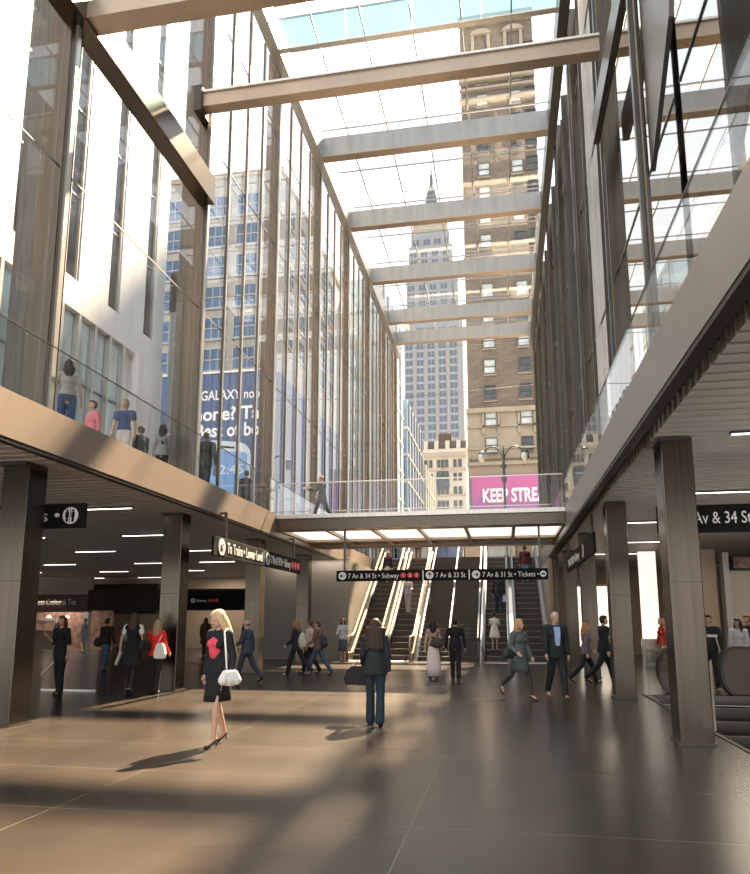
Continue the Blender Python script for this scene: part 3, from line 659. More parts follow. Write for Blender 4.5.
# grey concrete office block with billboard
gb = thing('office_building', 'grey concrete office building with blue windows above a billboard', 'building', (-21, 50, 4.8))
box('wall', M['concrete'], -34, -15.4, 45.2, 64, 4.8, 34.6, gb); box('roof_parapet', M['limestone'], -34.1, -15.3, 45.1, 64.1, 34.6, 35.0, gb)
wm = winmesh('office_window', 1.75, 1.75, '-Y', M['framew'], M['winblue'], 2)
for r in range(6):
    for x in (-27.6, -24.1, -20.2, -17.95): put(wm, 'window', (x, 45.18, 32.3 - 2.42 * r), gb)
wm = winmesh('office_window', 1.9, 1.75, '+X', M['framew'], M['winblue'], 2)
for r in range(5):
    for y in (47.5, 50.7, 53.9, 57.1, 60.3): put(wm, 'window', (-15.38, y, 32.3 - 2.42 * r), gb)
bb = thing('billboard', 'large blue phone advertisement with white lettering on the office building', 'billboard', (-21, 44.9, 7))
box('panel', M['adblue'], -25.2, -15.45, 44.8, 45.15, 5.2, 19.0, bb); box('rim', M['steel'], -25.3, -15.42, 44.72, 45.15, 19.0, 19.15, bb)
text('GALAXY note II', 1.0, bb, (-20.9, 44.78, 17.05), (1, 0, 0), (0, 0, 1), M['white'], fit=5.2, bold=.01)
text('Phone? Tab', 1.35, bb, (-22.0, 44.78, 15.55), (1, 0, 0), (0, 0, 1), M['white'], fit=6.2, bold=.03)
text('Best of both', 1.35, bb, (-21.15, 44.78, 14.35), (1, 0, 0), (0, 0, 1), M['white'], fit=5.65, bold=.03)
def rrect(x0, x1, z0, z1, r, n=6):
    P = []
    for cx, cz, a0 in ((x1 - r, z1 - r, 0), (x0 + r, z1 - r, 90), (x0 + r, z0 + r, 180), (x1 - r, z0 + r, 270)):
        for k in range(n + 1): a = math.radians(a0 + 90 * k / n); P.append((cx + r * math.cos(a), cz + r * math.sin(a)))
    return P
def skew(P): return [(x, z + 1.2 - (x + 20) * .12) for x, z in P]
ph = B().prism(skew(rrect(-20.6, -17.0, 5.6, 12.9, .9)), 'Y', 44.7, 44.79).build('phone_body', M['adsilver'], bb)
B().prism(skew(rrect(-20.35, -17.25, 6.2, 12.2, .25)), 'Y', 44.67, 44.7).build('phone_screen', M['adblue2'], ph)
text('12:45', .95, bb, (-19.6, 44.655, 11.6), (1, 0, 0), (0, 0, 1), M['white'], fit=2.1)
B().prism(skew(rrect(-19.4, -18.2, 12.4, 12.55, .06)), 'Y', 44.685, 44.699).build('speaker_slot', M['black'], ph)
t = thing('billboard', 'plain blue advertising panel on the side wall of the office building', 'billboard', (-15.3, 50, 7)); box('panel', M['adblue'], -15.39, -15.2, 45.3, 63, 5.2, 19.0, t)
# glass buildings down the street on the left
def glassblock(label, x0, x1, y0, y1, z1, m, parts=True, fl=3.6, setb=None):
    t = thing('glass_building', label, 'building', ((x0 + x1) / 2, (y0 + y1) / 2, 4.8), group='street buildings')
    box('wall', m, x0, x1, y0, y1, 4.8, z1, t)
    z = 8.4
    while z < z1 - .5: box('floor_band', M['ornate'], x0 - .05, x1 + .08, y0 - .08, y1 + .05, z, z + .35, t); z += fl
    y = y0 + 1.5
    while y < y1: box('mullion', M['silver'], x1, x1 + .14, y - .06, y + .06, 4.8, z1, t); y += 3.0
    return t
glassblock('pale blue glass building next to the office building', -30, -11.9, 68, 84, 37.5, M['paleglass'])
glassblock('dark blue glass building half way down the left side of the street', -28, -11.9, 88, 106, 30.5, M['blueglass'])
glassblock('low white banded building farthest down the left side of the street', -26, -11.9, 110, 128, 26.5, M['ornate'])
# ornate white stone building
ob = thing('ornate_building', 'ornate white stone building with arched windows below the skyscraper', 'building', (-12, 156, 4.8))
box('wall', M['ornate'], -17.5, -7.4, 150, 165, 4.8, 38.0, ob); box('cornice', M['ornate'], -18.0, -6.9, 149.4, 165.2, 38.0, 38.8, ob); box('roof', M['roofdark'], -17.6, -7.3, 150, 165, 38.8, 40.6, ob)
for x in (-16.6, -14.2, -11.8, -9.4): box('dormer', M['ornate'], x, x + .9, 149.3, 150.4, 38.8, 40.6, ob)
box('water_tank', M['brown'], -13.6, -10.6, 153, 156, 40.7, 43.2, ob)
wa = winmesh('ornate_window', .75, 1.7, '-Y', M['frame'], M['windark'], 0)
for r in range(9):
    for x in (-16.2, -15.1, -13.4, -12.5, -11.6, -9.8, -8.7): put(wa, 'window', (x, 149.96, 35.6 - 3.05 * r), ob)
ar = B(); ar.prism([(-13.9, 30.0), (-11.1, 30.0)] + [(-12.5 + 1.4 * math.cos(math.radians(a)), 33.0 + 1.4 * math.sin(math.radians(a))) for a in range(0, 181, 20)], 'Y', 149.8, 149.92); ar.build('arch', M['windark'], ob)
for z in (36.9, 33.9, 28.3, 20.0): box('belt_course', M['limestone'], -17.6, -7.3, 149.75, 150.0, z, z + .35, ob)
# skyscraper with a spire
es = thing('skyscraper', 'tall grey stepped skyscraper with a spire, hazy behind the skylight beams', 'building', (-24.5, 272, 4.8))
tiers = [(-36.2, -13.0, 4.8, 118), (-35.2, -14.5, 118, 136), (-34.2, -16.4, 136, 151.5), (-33.2, -17.6, 151.5, 157.5)]
for i, (x0, x1, z0, z1) in enumerate(tiers): box('tier', M['towergrey'], x0, x1, 260 + .6 * i, 288 - .6 * i, z0, z1, es)
box('crown', M['limestone'], -32.6, -18.2, 262, 285, 157.5, 161.5, es)
B().lathe([(5.0, 161.5 - 160), (4.6, 4), (4.2, 8), (3.2, 11)], (-25.6, 272, 160), 12).build('mast_base', M['towergrey'], es)
sp = B().lathe([(3.0, 0), (2.9, 3), (2.5, 8), (1.9, 11), (1.2, 13.5), (.9, 14)], (-25.6, 272, 171), 14).build('mast', M['spire'], es)
B().lathe([(.75, 0), (.6, 5), (.3, 5.1), (.2, 10)], (-25.6, 272, 185), 8).build('antenna', M['spire'], es)
ew = []
tw = bpy.data.meshes.new('tower_window'); b = B().box(-.55, .55, -.12, 0, -1.1, 1.1); b.bm.to_mesh(tw); b.bm.free(); tw.materials.append(M['towerwin'])
pos = []
for i, (x0, x1, z0, z1) in enumerate(tiers):
    z = z0 + 2.0 if i else 42.0
    while z < z1 - 1.5:
        x = x0 + 1.3
        while x < x1 - 1.0:
            k = int(round((x - x0 - 1.3) / 1.45))
            if k % 3 != 2: pos.append((x, 260 + .6 * i - .01, z))
            x += 1.45
        z += 3.3
pos.sort(key=lambda p: abs(p[2] - 100))
for p in pos[:96]: put(tw, 'window', p, es)
b = B()
for p in pos[96:]: b.box(p[0] - .55, p[0] + .55, p[1] - .12, p[1], p[2] - 1.1, p[2] + 1.1)
b.build('window', M['towerwin'], es, kind='stuff')
for k in range(17):
    x = -36.2 + 1.3 + 1.45 * (3 * k + 2)
    if x < -13.4: box('pier', M['concrete'], x - .3, x + .3, 259.6, 260, 42, 118, es)
# brick tower
bt = thing('brick_tower', 'tall tan brick tower with sash windows and stone base at right', 'building', (1.5, 106, 4.8))
box('wall', M['brick'], -4.45, 7.0, 100, 112, 31.5, 97, bt)
box('stone_base', M['limestone'], -4.6, 7.0, 99.8, 112, 4.8, 31.5, bt); box('side_wing', M['limestone'], 7.0, 11.0, 99.8, 112, 4.8, 24.0, bt)
for z, h, d in ((31.5, .7, .5), (29.3, .3, .3), (26.0, .3, .3), (23.6, .5, .55), (82.6, .5, .5), (86.0, .9, .7), (84.6, .4, .4), (43.6, .3, .2), (56.0, .25, .2), (96.5, 1.2, .8)):
    box('belt_course', M['limestone'], -4.6 - d * .2, 7.05, 99.8 - d, 99.999, z, z + h, bt)
for k in range(28): x = -4.4 + .41 * k; box('dentil', M['limestone'], x, x + .2, 99.3, 99.799, 24.5, 24.9, bt)
wl_ = winmesh('tower_sash', 1.75, 2.3, '-Y', M['frame'], M['winlight'], 0, .35); wd_ = winmesh('tower_sash', 1.75, 2.3, '-Y', M['frame'], M['windark'], 1, .35)
z = 26.6; r = 0
while z < 94:
    for j, x in enumerate((-1.15, 3.95)):
        o = put(wl_ if (r * 7 + j * 3) % 5 < (4 if j == 0 else 2) else wd_, 'window', (x, 99.98 if z > 31 else 99.78, z), bt)
        if z > 31: box('sill', M['limestone'], x - 1.0, x + 1.0, 99.7, 99.95, z - 1.42, z - 1.2, bt)
    put(wd_, 'window', (6.2, 99.98 if z > 31 else 99.78, z + .3), bt)
    z += 4.02; r += 1
for x in (-3.4, 1.4, 5.6):
    p = box('carved_panel', M['limestone'], x - .75, x + .75, 99.6, 99.99, 88.0, 89.8, bt); B().ell((x, 99.55, 88.9), (.45, .12, .5)).build('rosette', M['limestone'], p)
for x in (-1.15, 3.95):
    box('window_surround', M['limestone'], x - 1.5, x - 1.0, 99.6, 99.99, 91.0, 94.6, bt); box('window_surround', M['limestone'], x + 1.0, x + 1.5, 99.6, 99.99, 91.0, 94.6, bt)
    b = B(); b.prism([(x - 1.8, 94.6), (x + 1.8, 94.6)] + [(x + 1.6 * math.cos(math.radians(a)), 94.6 + .9 * math.sin(math.radians(a))) for a in range(10, 171, 20)], 'Y', 99.4, 99.95); b.build('arched_pediment', M['limestone'], bt)
    box('window_surround', M['limestone'], x - 1.25, x - .95, 99.5, 99.79, 28.2, 31.4, bt); box('window_surround', M['limestone'], x + .95, x + 1.25, 99.5, 99.79, 28.2, 31.4, bt)
bn = thing('advertising_banner', 'pink and violet banner with large white letters on the brick tower', 'banner', (3, 99, 14.5))
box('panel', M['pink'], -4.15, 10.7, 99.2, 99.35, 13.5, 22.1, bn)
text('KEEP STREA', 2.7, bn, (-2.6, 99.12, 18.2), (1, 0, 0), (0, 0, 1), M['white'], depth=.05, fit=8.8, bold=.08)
# storefronts at street level, seen between bridge and escalator tops
for i, (x0, x1, z1, m, lab) in enumerate(((-8.6, -6.9, 8.4, M['blueglass'], 'dark blue shopfront at the top of the left escalators'), (-6.3, -5.1, 7.8, M['winlight'], 'narrow pale shopfront above the left escalators'), (-4.6, -2.7, 8.0, M['blueglass'], 'blue shopfront above the dark stairs'),
        (-2.5, -1.5, 7.6, M['tan'], 'tan kiosk front above the dark stairs'), (-1.0, .35, 7.8, M['winlight'], 'bright window above the silver railed escalator'), (.9, 1.9, 7.6, M['limestone'], 'pale stone front above the rightmost escalator'))):
    t = thing('street_kiosk', lab, 'kiosk', ((x0 + x1) / 2, 47, 4.79), group='street level fronts')
    box('body', m, x0, x1, 47, 48.2, 4.79, z1, t); box('frame', M['darksteel'], x0 - .08, x0, 46.95, 48.2, 4.79, z1, t); box('canopy', M['lip'], x0 - .1, x1, 46.6, 48.2, z1, z1 + .2, t)
# twin street lamp
lp = thing('street_lamp', 'twin armed green street lamp with white globes in front of the brick tower', 'street lamp', (.2, 42, 4.79))
B().lathe([(.22, 0), (.2, .5), (.09, .7), (.07, 5.0), (.12, 5.1), (.12, 5.5), (.08, 5.6), (.06, 7.0), (.02, 7.3)], (.2, 42, 4.79), 12).build('post', M['lampgreen'], lp)
for z in (9.9, 10.7): B().lathe([(.16, 0), (.18, .1), (.16, .2)], (.2, 42, z), 10).build('collar', M['lampgreen'], lp)
for s_ in (-1, 1):
    pts = [(.2, 42, 10.8)] + [(.2 + s_ * (.62 - .62 * math.cos(math.radians(a))) * 1.1, 42, 10.9 + 1.15 * math.sin(math.radians(a))) for a in range(15, 151, 15)]
    pts += [(.2 + s_ * 1.3, 42, 11.75)]
    a_ = B().tube(pts, .04).build('arm', M['lampgreen'], lp)
    e = pts[-1]; B().lathe([(.05, .05), (.2, -.05), (.22, -.15)], (e[0], 42, e[2]), 12).build('cap', M['lampgreen'], a_)
    B().ell((e[0], 42, e[2] - .33), (.24, .24, .33)).build('globe', M['globe'], a_, smooth=True)
for i, (z0, y0, z1, y1) in enumerate(((20.9, 47.16, 20.7, 47.16), (17.2, 47.16, 17.6, 47.16))):
    t = thing('tie_rod', ['upper', 'lower'][i] + ' thin pale tie rod crossing the open far end of the hall', 'rod', (-2.5, y0, z0)); B().tube([(-7.14, y0, z0), (2.54, y1, z1)], .025).build('rod', M['silver'], t)

# ================================================================== PEOPLE
class V(Vector): pass
def person(name_label, loc, heading, h=1.72, fem=False, legs=((12, 8), (-12, 14)), arms=((-8, 8, 14), (8, 8, 14)), top=(.05, .05, .06), bottom=(.03, .03, .035), kind='trousers', topkind='jacket',
           sleeves=True, shirt=None, hair='short', hcol=(.05, .03, .02), tone=0, shoes=(.02, .02, .02), heels=False, hemz=None, yaw=0, pitch=0, group=None, near=False, barelegs=True, flare=0.0, extra=None, stocking=None, cat='person', inward=(0, 0), lean=0, wide=1.0):
    t = thing('person', name_label, cat, loc, math.radians(heading), group)
    s = h / 1.75; f = .92 if fem else 1.0; vx = .0085 if near else .013
    ca = lambda a: math.cos(math.radians(a)); sa = lambda a: math.sin(math.radians(a))
    J = {}
    ln = Matrix.Rotation(math.radians(-lean), 3, 'X')
    for sd, k in ((-1, 0), (1, 1)):
        a, bnd = legs[k]; hip = Vector((sd * .088, 0, 0)); knee = hip + .43 * Vector((0, sa(a), -ca(a))); ank = knee + .41 * Vector((0, sa(a - bnd), -ca(a - bnd)))
        J['hip', sd] = hip; J['knee', sd] = knee; J['ank', sd] = ank
    low = min(J['ank', -1].z, J['ank', 1].z); ankh = .085 + (.055 if heels else 0)
    dz = ankh - low
    for k in list(J): J[k] = J[k] + Vector((0, 0, dz))
    pel = Vector((0, 0, dz))
    def U(x, y, z): return pel + ln @ Vector((x, y, z))
    shw = (.165 if fem else .19) * wide
    for sd, k in ((-1, 0), (1, 1)):
        a, ab, el = arms[k]
        sh = U(sd * shw, 0, .49); e = sh + .285 * Vector((sd * sa(ab), sa(a) * ca(ab), -ca(a) * ca(ab)))
        w = e + .25 * Vector((sd * (sa(ab) * .4 - inward[k]), sa(a + el), -ca(a + el))).normalized()
        J['sh', sd] = sh; J['elb', sd] = e; J['wr', sd] = w
    neck = U(0, -.01, .55); head = U(0, .025 + .02 * (pitch / 20), .70)
    hr = Matrix.Rotation(math.radians(yaw), 3, 'Z') @ Matrix.Rotation(math.radians(-pitch), 3, 'X')
    # body: one continuous surface
    b = B()
    b.ell(U(0, 0, .38), (.145 * f * wide, .10, .17), ln); b.ell(U(0, 0, .20), (.125 * f * wide, .09, .15), ln); b.ell(U(0, -.01, .02), (.16, .115, .13), ln)
    b.cap(U(-shw + .02, 0, .475), U(shw - .02, 0, .475), .062); b.cap(U(0, -.005, .46), U(0, .005, .62), .058, .05)
    if fem:
        for sx in (-.065, .065): b.ell(U(sx, .085, .36), (.06, .055, .06), ln)
    for sd in (-1, 1):
        b.cap(J['hip', sd], J['knee', sd], .085 * f, .056 * f); b.cap(J['knee', sd], J['knee', sd].lerp(J['ank', sd], .4), .054 * f, .054 * f); b.cap(J['knee', sd].lerp(J['ank', sd], .35), J['ank', sd], .053 * f, .034)
        b.cap(J['sh', sd], J['elb', sd], .048 * f, .038 * f); b.cap(J['elb', sd], J['wr', sd], .039 * f, .026 * f)
        d = (J['wr', sd] - J['elb', sd]).normalized(); side = Vector((sd, 0, 0)); fr = d.cross(side).normalized()
        if fr.y < 0: fr = -fr
        pm = J['wr', sd] + d * .05; b.cap(J['wr', sd], pm + d * .01, .028, .033)
        for q, L in zip((-.027, -.009, .009, .027), (.062, .078, .084, .072)):
            k0 = pm + fr * q * 1.0 + d * .025; k1 = k0 + d * L * .5 - side * .006; k2 = k1 + d * L * .45 - side * .022
            b.cap(k0, k1, .0095, .009, 6); b.cap(k1, k2, .009, .0075, 6)
        b.cap(J['wr', sd] + d * .02 + fr * .02, pm + fr * .052 + d * .01, .012, .011, 6); b.cap(pm + fr * .052 + d * .01, pm + fr * .058 + d * .045, .011, .009, 6)
        # foot
        sh_a = legs[0 if sd < 0 else 1]; pa = sh_a[0] - sh_a[1]; fp = -28 if heels else 0
        fp += pa * .9 if pa < -12 and J['ank', sd].z > ankh + .02 else (max(0, pa) * .3)
        fd = Vector((0, ca(fp), sa(fp))); J['fd', sd] = fd
        b.cap(J['ank', sd] + Vector((0, -.02, -.035)), J['ank', sd] + Vector((0, 0, -.045)) + fd * .13, .034, .030)
    # head with face
    def H(x, y, z): return head + hr @ Vector((x, y, z))
    b.ell(H(0, 0, .02), (.074, .092, .095), hr); b.ell(H(0, .02, -.045), (.055, .068, .068), hr); b.cap(H(0, .085, .01), H(0, .103, -.028), .010, .015, 8)
    b.ell(H(0, .078, -.085), (.024, .018, .02), hr)
    for sx in (-1, 1): b.ell(H(sx * .076, -.005, -.005), (.012, .022, .032), hr, 8, 5)
    def fin(o, v=vx, smooth=4, disp=0):
        rm = o.modifiers.new('remesh', 'REMESH'); rm.mode = 'VOXEL'; rm.voxel_size = v; rm.use_smooth_shade = True
        if smooth: sm = o.modifiers.new('smooth', 'SMOOTH'); sm.factor = .5; sm.iterations = smooth
        return o
    t.scale = (s, s, s)
    fin(b.build('body', skin(tone), t, local=True), vx, 3)
    # eyes and mouth
    b = B()
    for sx in (-.03, .03): b.ell(H(sx, .079, .008), (.012, .007, .007), hr, 8, 5)
    b.build('eyes', cloth((.03, .02, .02), .3), t, local=True)
    B().ell(H(0, .091, -.055), (.022, .007, .006), hr, 8, 5).build('mouth', cloth((.40, .10, .09), .5), t, local=True)
    # hair
    if hair:
        b = B(); hv = vx
        if hair == 'bald': b.ell(H(0, -.03, -.005), (.079, .078, .045), hr)
        else:
            b.ell(H(0, -.026, .040), (.082, .092, .088), hr); b.ell(H(0, -.035, -.01), (.080, .075, .08), hr); b.ell(H(0, .006, .078), (.070, .084, .050), hr)
        if hair in ('long', 'shoulder', 'curly', 'back', 'mane'):
            L = {'long': .34, 'shoulder': .22, 'curly': .18, 'back': .42, 'mane': .34}[hair]
            rnd = random.Random(hash(name_label) & 0xffff if False else len(name_label) * 31)
            for k in range(15):
                a = math.radians(-200 + 220 * k / 14); x = .078 * math.cos(a); y = -.025 + .078 * math.sin(a)
                if y > .012: continue
                wd = 1.75 if hair == 'mane' else 1.12; p0 = H(x * .8, y * .8, .05); p1 = H(x * wd, y * 1.05, -.06); p2 = H(x * wd * (1.1 if hair == 'mane' else 1) + rnd.uniform(-.015, .015), y * 1.15 - .012, -.06 - L * (.75 + .25 * rnd.random()))
                b.cap(p0, p1, .030, .028, 7); b.cap(p1, p2, .028 if hair not in ('curly', 'mane') else .042, .014 if hair not in ('curly', 'mane') else .034, 7)
        if hair == 'bun': b.ell(H(0, -.11, .05), (.045, .045, .045), hr)
        if hair == 'hood':
            b.ell(H(0, -.02, .03), (.10, .105, .11), hr)
        fin(b.build('hair' if hair != 'hood' else 'hood', hairmat(hcol), t, local=True, smooth=True), hv, 2)
    # bottoms
    if kind in ('trousers', 'shorts'):
        b = B(); b.ell(U(0, -.01, .03), (.172, .128, .13), ln)
        for sd in (-1, 1):
            end = J['ank', sd] + Vector((0, 0, -.015)); b.cap(J['hip', sd], J['knee', sd], .10 * f, .074)
            if kind == 'trousers': b.cap(J['knee', sd], end, .074, .062 + flare)
        fin(b.build(kind, cloth(bottom), t, local=True), vx)
    else:
        hz = hemz if hemz is not None else .52
        rings = []; w0, w1 = .17 * f, (.19 + flare)
        nseg = 20; kn = (J['knee', -1] + J['knee', 1]) / 2
        spread = abs(J['knee', -1].y - J['knee', 1].y) / 2
        for i, u in enumerate((0, .25, .5, .75, 1)):
            z = pel.z + .13 - (pel.z + .13 - hz) * u; cy = kn.y * u * .6
            rx = w0 * (.82 + .25 * min(1, u * 3)) * (1 - u * .0) + (w1 - w0) * u; ry = .118 + (.03 + flare * .7 + spread * .8) * u
            rings.append([Vector((rx * math.cos(2 * PI * k / nseg) * (1 + .03 * u * math.cos(5 * 2 * PI * k / nseg)), cy - .005 + ry * math.sin(2 * PI * k / nseg), z)) for k in range(nseg)])
        b = B().ring_tube(rings); b.build('skirt', cloth(bottom), t, local=True, smooth=True)
        if stocking:
            b = B()
            for sd in (-1, 1): b.cap(J['hip', sd].lerp(J['knee', sd], .5), J['knee', sd], .075, .062 * f); b.cap(J['knee', sd], J['knee', sd].lerp(J['ank', sd], .4), .060, .059); b.cap(J['knee', sd].lerp(J['ank', sd], .35), J['ank', sd] + Vector((0, 0, -.01)), .059, .041)
            fin(b.build('stockings', cloth(stocking, .6), t, local=True), vx)
    # tops
    b = B(); g = .018 if topkind in ('tshirt', 'blouse', 'tank') else .030
    b.ell(U(0, 0, .38), (.150 * f * wide + g, .105 + g, .165), ln); b.ell(U(0, 0, .20), (.130 * f * wide + g, .095 + g, .17), ln)
    if topkind in ('jacket', 'coat', 'blouse'):
        zb = {'jacket': -.11, 'blouse': -.05, 'coat': -.36}[topkind]
        b.ring_tube([[U((wx + g) * math.cos(2 * PI * k / 20), -.008 + (wy + g) * math.sin(2 * PI * k / 20), zz) for k in range(20)] for wx, wy, zz in ((.125 * f * wide, .092, .22), (.150, .112, .10), (.168, .122, .0), (.172 + (.03 if topkind == 'coat' else 0), .126, zb))])
    elif topkind in ('tshirt', 'tank'): b.ell(U(0, -.008, .10), (.150 + g, .11 + g, .12), ln)
    b.cap(U(-shw + .02, 0, .48), U(shw - .02, 0, .48), .062 + g * .7); b.cap(U(0, -.01, .50), U(0, -.01, .535), .072, .062)
    if fem:
        for sx in (-.065, .065): b.ell(U(sx, .085, .36), (.064 + g * .6, .060 + g * .3, .064), ln)
    for sd in (-1, 1):
        if sleeves is True: b.cap(J['sh', sd], J['elb', sd], .054 * f + g * .6, .046 + g * .5); b.cap(J['elb', sd], J['wr', sd].lerp(J['elb', sd], .06), .046 + g * .5, .036 + g * .4)
        elif sleeves == 'short': b.cap(J['sh', sd], J['sh', sd].lerp(J['elb', sd], .5), .058 * f + g * .6, .056 + g * .3)
        elif sleeves == 'elbow': b.cap(J['sh', sd], J['elb', sd], .056 * f + g * .6, .050 + g * .3)
    nm = {'jacket': 'jacket', 'coat': 'coat', 'blouse': 'blouse', 'tshirt': 'shirt', 'tank': 'top'}[topkind]
    fin(b.build(nm, cloth(top), t, local=True), vx, 3)
    if shirt and fem:
        b = B()
        for sx in (-.045, .045): b.ell(U(sx, .103, .365), (.060, .064, .068), ln)
        b.ell(U(0, .056, .29), (.098, .104, .16), ln); b.ell(U(0, .070, .41), (.078, .075, .06), ln)
        fin(b.build('shirt_front', cloth(shirt), t, local=True), vx)
    elif shirt:
        b = B(); o = .125 + g
        P = [(-.06, .51), (.06, .51), (.062, .38), (.04, .14), (-.04, .14), (-.062, .38)] if topkind == 'jacket' and not fem else [(-.08, .46), (.08, .46), (.09, .30), (.07, .16), (-.07, .16), (-.09, .30)]
        rings = [[U(x, y0 + (.0 if z > .45 else .02 + (.045 if fem and .28 < z < .42 else 0)), z) for x, z in P] for y0 in (.03, .105 + g * .6)]
        b.ring_tube(rings); b.build('shirt_front', cloth(shirt), t, local=True)
        if topkind == 'jacket' and not fem:
            b = B(); b.cap(U(-.05, .02, .53), U(.05, .02, .53), .03); b.build('collar', cloth(shirt), t, local=True)
    # shoes
    for sd in (-1, 1):
        b = B(); fd = J['fd', sd]; a = J['ank', sd]
        b.cap(a + Vector((0, -.025, -.045)), a + Vector((0, 0, -.052)) + fd * .15, .036, .030)
        b.ell(a + Vector((0, 0, -.058)) + fd * .12, (.042, .07, .026), Matrix.Rotation(math.asin(max(-1, min(1, fd.z))), 3, 'X'))
        if not heels: b.cap(a + Vector((0, -.01, -.02)), a + Vector((0, -.01, .0)), .040, .042)
        else: b.cap(a + Vector((0, -.045, -.05)), Vector((a.x, a.y - .05, max(.012, a.z - .13))), .016, .008, 6)
        fin(b.build('shoe', cloth(shoes, .4), t, local=True), min(vx, .0095), 1)
    # world matrix helper
    W = Matrix.Translation(Vector(loc)) @ Matrix.Rotation(math.radians(heading), 4, 'Z') @ Matrix.Scale(s, 4)
    R = {'o': t, 'W': W, 'J': J, 'U': U, 'wr': {sd: W @ (J['wr', sd] + (J['wr', sd] - J['elb', sd]).normalized() * .09) for sd in (-1, 1)}, 'sh': {sd: W @ (J['sh', sd] + Vector((0, 0, .07))) for sd in (-1, 1)}, 'pt': lambda x, y, z: W @ U(x, y, z)}
    return R
def remesh(o, v=.012, it=3):
    rm = o.modifiers.new('remesh', 'REMESH'); rm.mode = 'VOXEL'; rm.voxel_size = v; rm.use_smooth_shade = True
    sm = o.modifiers.new('smooth', 'SMOOTH'); sm.factor = .5; sm.iterations = it
def bag(name, label, c, size, col, strap=None, rz=0, shape='soft', cat='bag', strapcol=None):
    c = Vector(c); t = thing(name, label, cat, c, math.radians(rz)); w, d, h = size
    b = B()
    if shape == 'soft':
        for sx in (-.5, 0, .5): b.cap((sx * w * .7, 0, -h * .62), (sx * w * .5, 0, -h * .25), d * .55, d * .4)
        b.ell((0, 0, -h * .55), (w * .5, d * .5, h * .42))
    elif shape == 'tote': b.ring_tube([[Vector((sx * w / 2 * q, sy * d / 2, z)) for sx, sy in ((-1, -1), (1, -1), (1, 1), (-1, 1))] for z, q in ((-h, .85), (-h * .7, 1), (-h * .2, .7), (0, .35))])
    elif shape == 'pack': b.ell((0, 0, -h * .5), (w * .5, d * .5, h * .5)); b.ell((0, -d * .35, -h * .65), (w * .36, d * .3, h * .25))
    else: b.box(-w / 2, w / 2, -d / 2, d / 2, -h, 0)
    o = b.build('bag_body', cloth(col, .6), t, local=True)
    if shape != 'case': remesh(o, .012)
    else: o.modifiers.new('bevel', 'BEVEL').width = .02
    if strap:
        for k, pts in enumerate(strap):
            inv = (Matrix.Translation(c) @ Matrix.Rotation(math.radians(rz), 4, 'Z')).inverted()
            B().tube([inv @ Vector(p) for p in pts], .011, 6).build('strap', cloth(strapcol or col, .6), t, local=True)
    return t

K = (.02, .02, .023); NAVY = (.03, .045, .09); JEAN = (.07, .12, .20); SUIT = (.045, .05, .06)
# --- main concourse
p = person('blonde woman in black jacket, pink top and black pencil skirt, carrying a white bag', (-3.72, 8.85, 0), 158, 1.70, True, ((16, 14), (-10, 12)), ((-4, 15, 14), (-4, 6, 16)), K, K, 'skirt', 'jacket', shirt=(.80, .09, .13), hair='shoulder', hcol=(.66, .48, .25), heels=True, hemz=.58, yaw=-26, pitch=20, near=True, flare=-.035)
c = p['wr'][-1] + Vector((.02, -.10, .16))
bag('shoulder_bag', 'white shoulder bag with long strap at the blonde woman\'s hip', c, (.25, .12, .22), (.85, .83, .80), [[p['sh'][-1] + Vector((-.02, .02, .01)), p['sh'][-1] + Vector((-.02, -.10, -.03)), c + Vector((-.05, -.03, .18)), c + Vector((-.04, 0, -.06))]], 40, strapcol=(.85, .83, .80))
p = person('woman in dark trouser suit with long dark hair, seen from behind in mid floor', (-2.02, 11.0, 0), 6, 1.63, True, ((6, 4), (-8, 10)), ((10, 10, 40), (-6, 8, 14)), (.028, .034, .037), (.025, .042, .058), 'trousers', 'jacket', hair='mane', hcol=(.05, .03, .022), near=True, flare=.015)
c = p['wr'][-1] + Vector((-.08, .0, .02))
bag('handbag', 'large black handbag hanging from the arm of the woman in the dark suit', c, (.46, .16, .30), K, [[c + Vector((-.12, 0, -.1)), c + Vector((.02, 0, .12)), c + Vector((.14, 0, -.08))]], -8, 'tote')
p = person('woman with long dark hair in a long pale pink skirt, seen from behind', (-1.95, 19.35, 0), 8, 1.60, True, ((4, 4), (-6, 8)), ((0, 12, 10), (6, 12, 25)), (.42, .26, .21), (.78, .66, .66), 'skirt', 'tank', sleeves=False, hair='back', hcol=(.02, .014, .012), hemz=.12, flare=.03)
bag('shoulder_bag', 'dark slouchy bag on the back of the woman in the long pink skirt', p['pt'](.10, -.16, .34), (.32, .14, .32), (.06, .05, .05), [[p['sh'][1], p['pt'](.13, -.16, .30)]], 0)
person('man all in black seen from behind beside the woman in the long pink skirt', (-1.36, 19.5, 0), 0, 1.66, False, ((6, 4), (-4, 6)), ((-4, 12, 12), (4, 12, 18)), (.015, .015, .018), (.02, .02, .022), topkind='blouse', hair='short', hcol=(.02, .015, .012))
p = person('blonde woman in grey green jacket and skirt striding right with a dark bag', (.27, 14.9, 0), -138, 1.62, True, ((24, 12), (-22, 34)), ((4, 8, 24), (-10, 8, 70)), (.12, .135, .13), (.085, .11, .10), 'skirt', 'jacket', hair='shoulder', hcol=(.52, .30, .13), heels=True, hemz=.60, flare=-.02, yaw=20, stocking=(.07, .055, .05), near=True)
bag('shoulder_bag', 'dark green shoulder bag under the arm of the woman in grey green jacket', p['pt'](.26, -.02, .20), (.30, .14, .24), (.04, .055, .05), [[p['sh'][1], p['pt'](.25, .0, .16)]], 40)
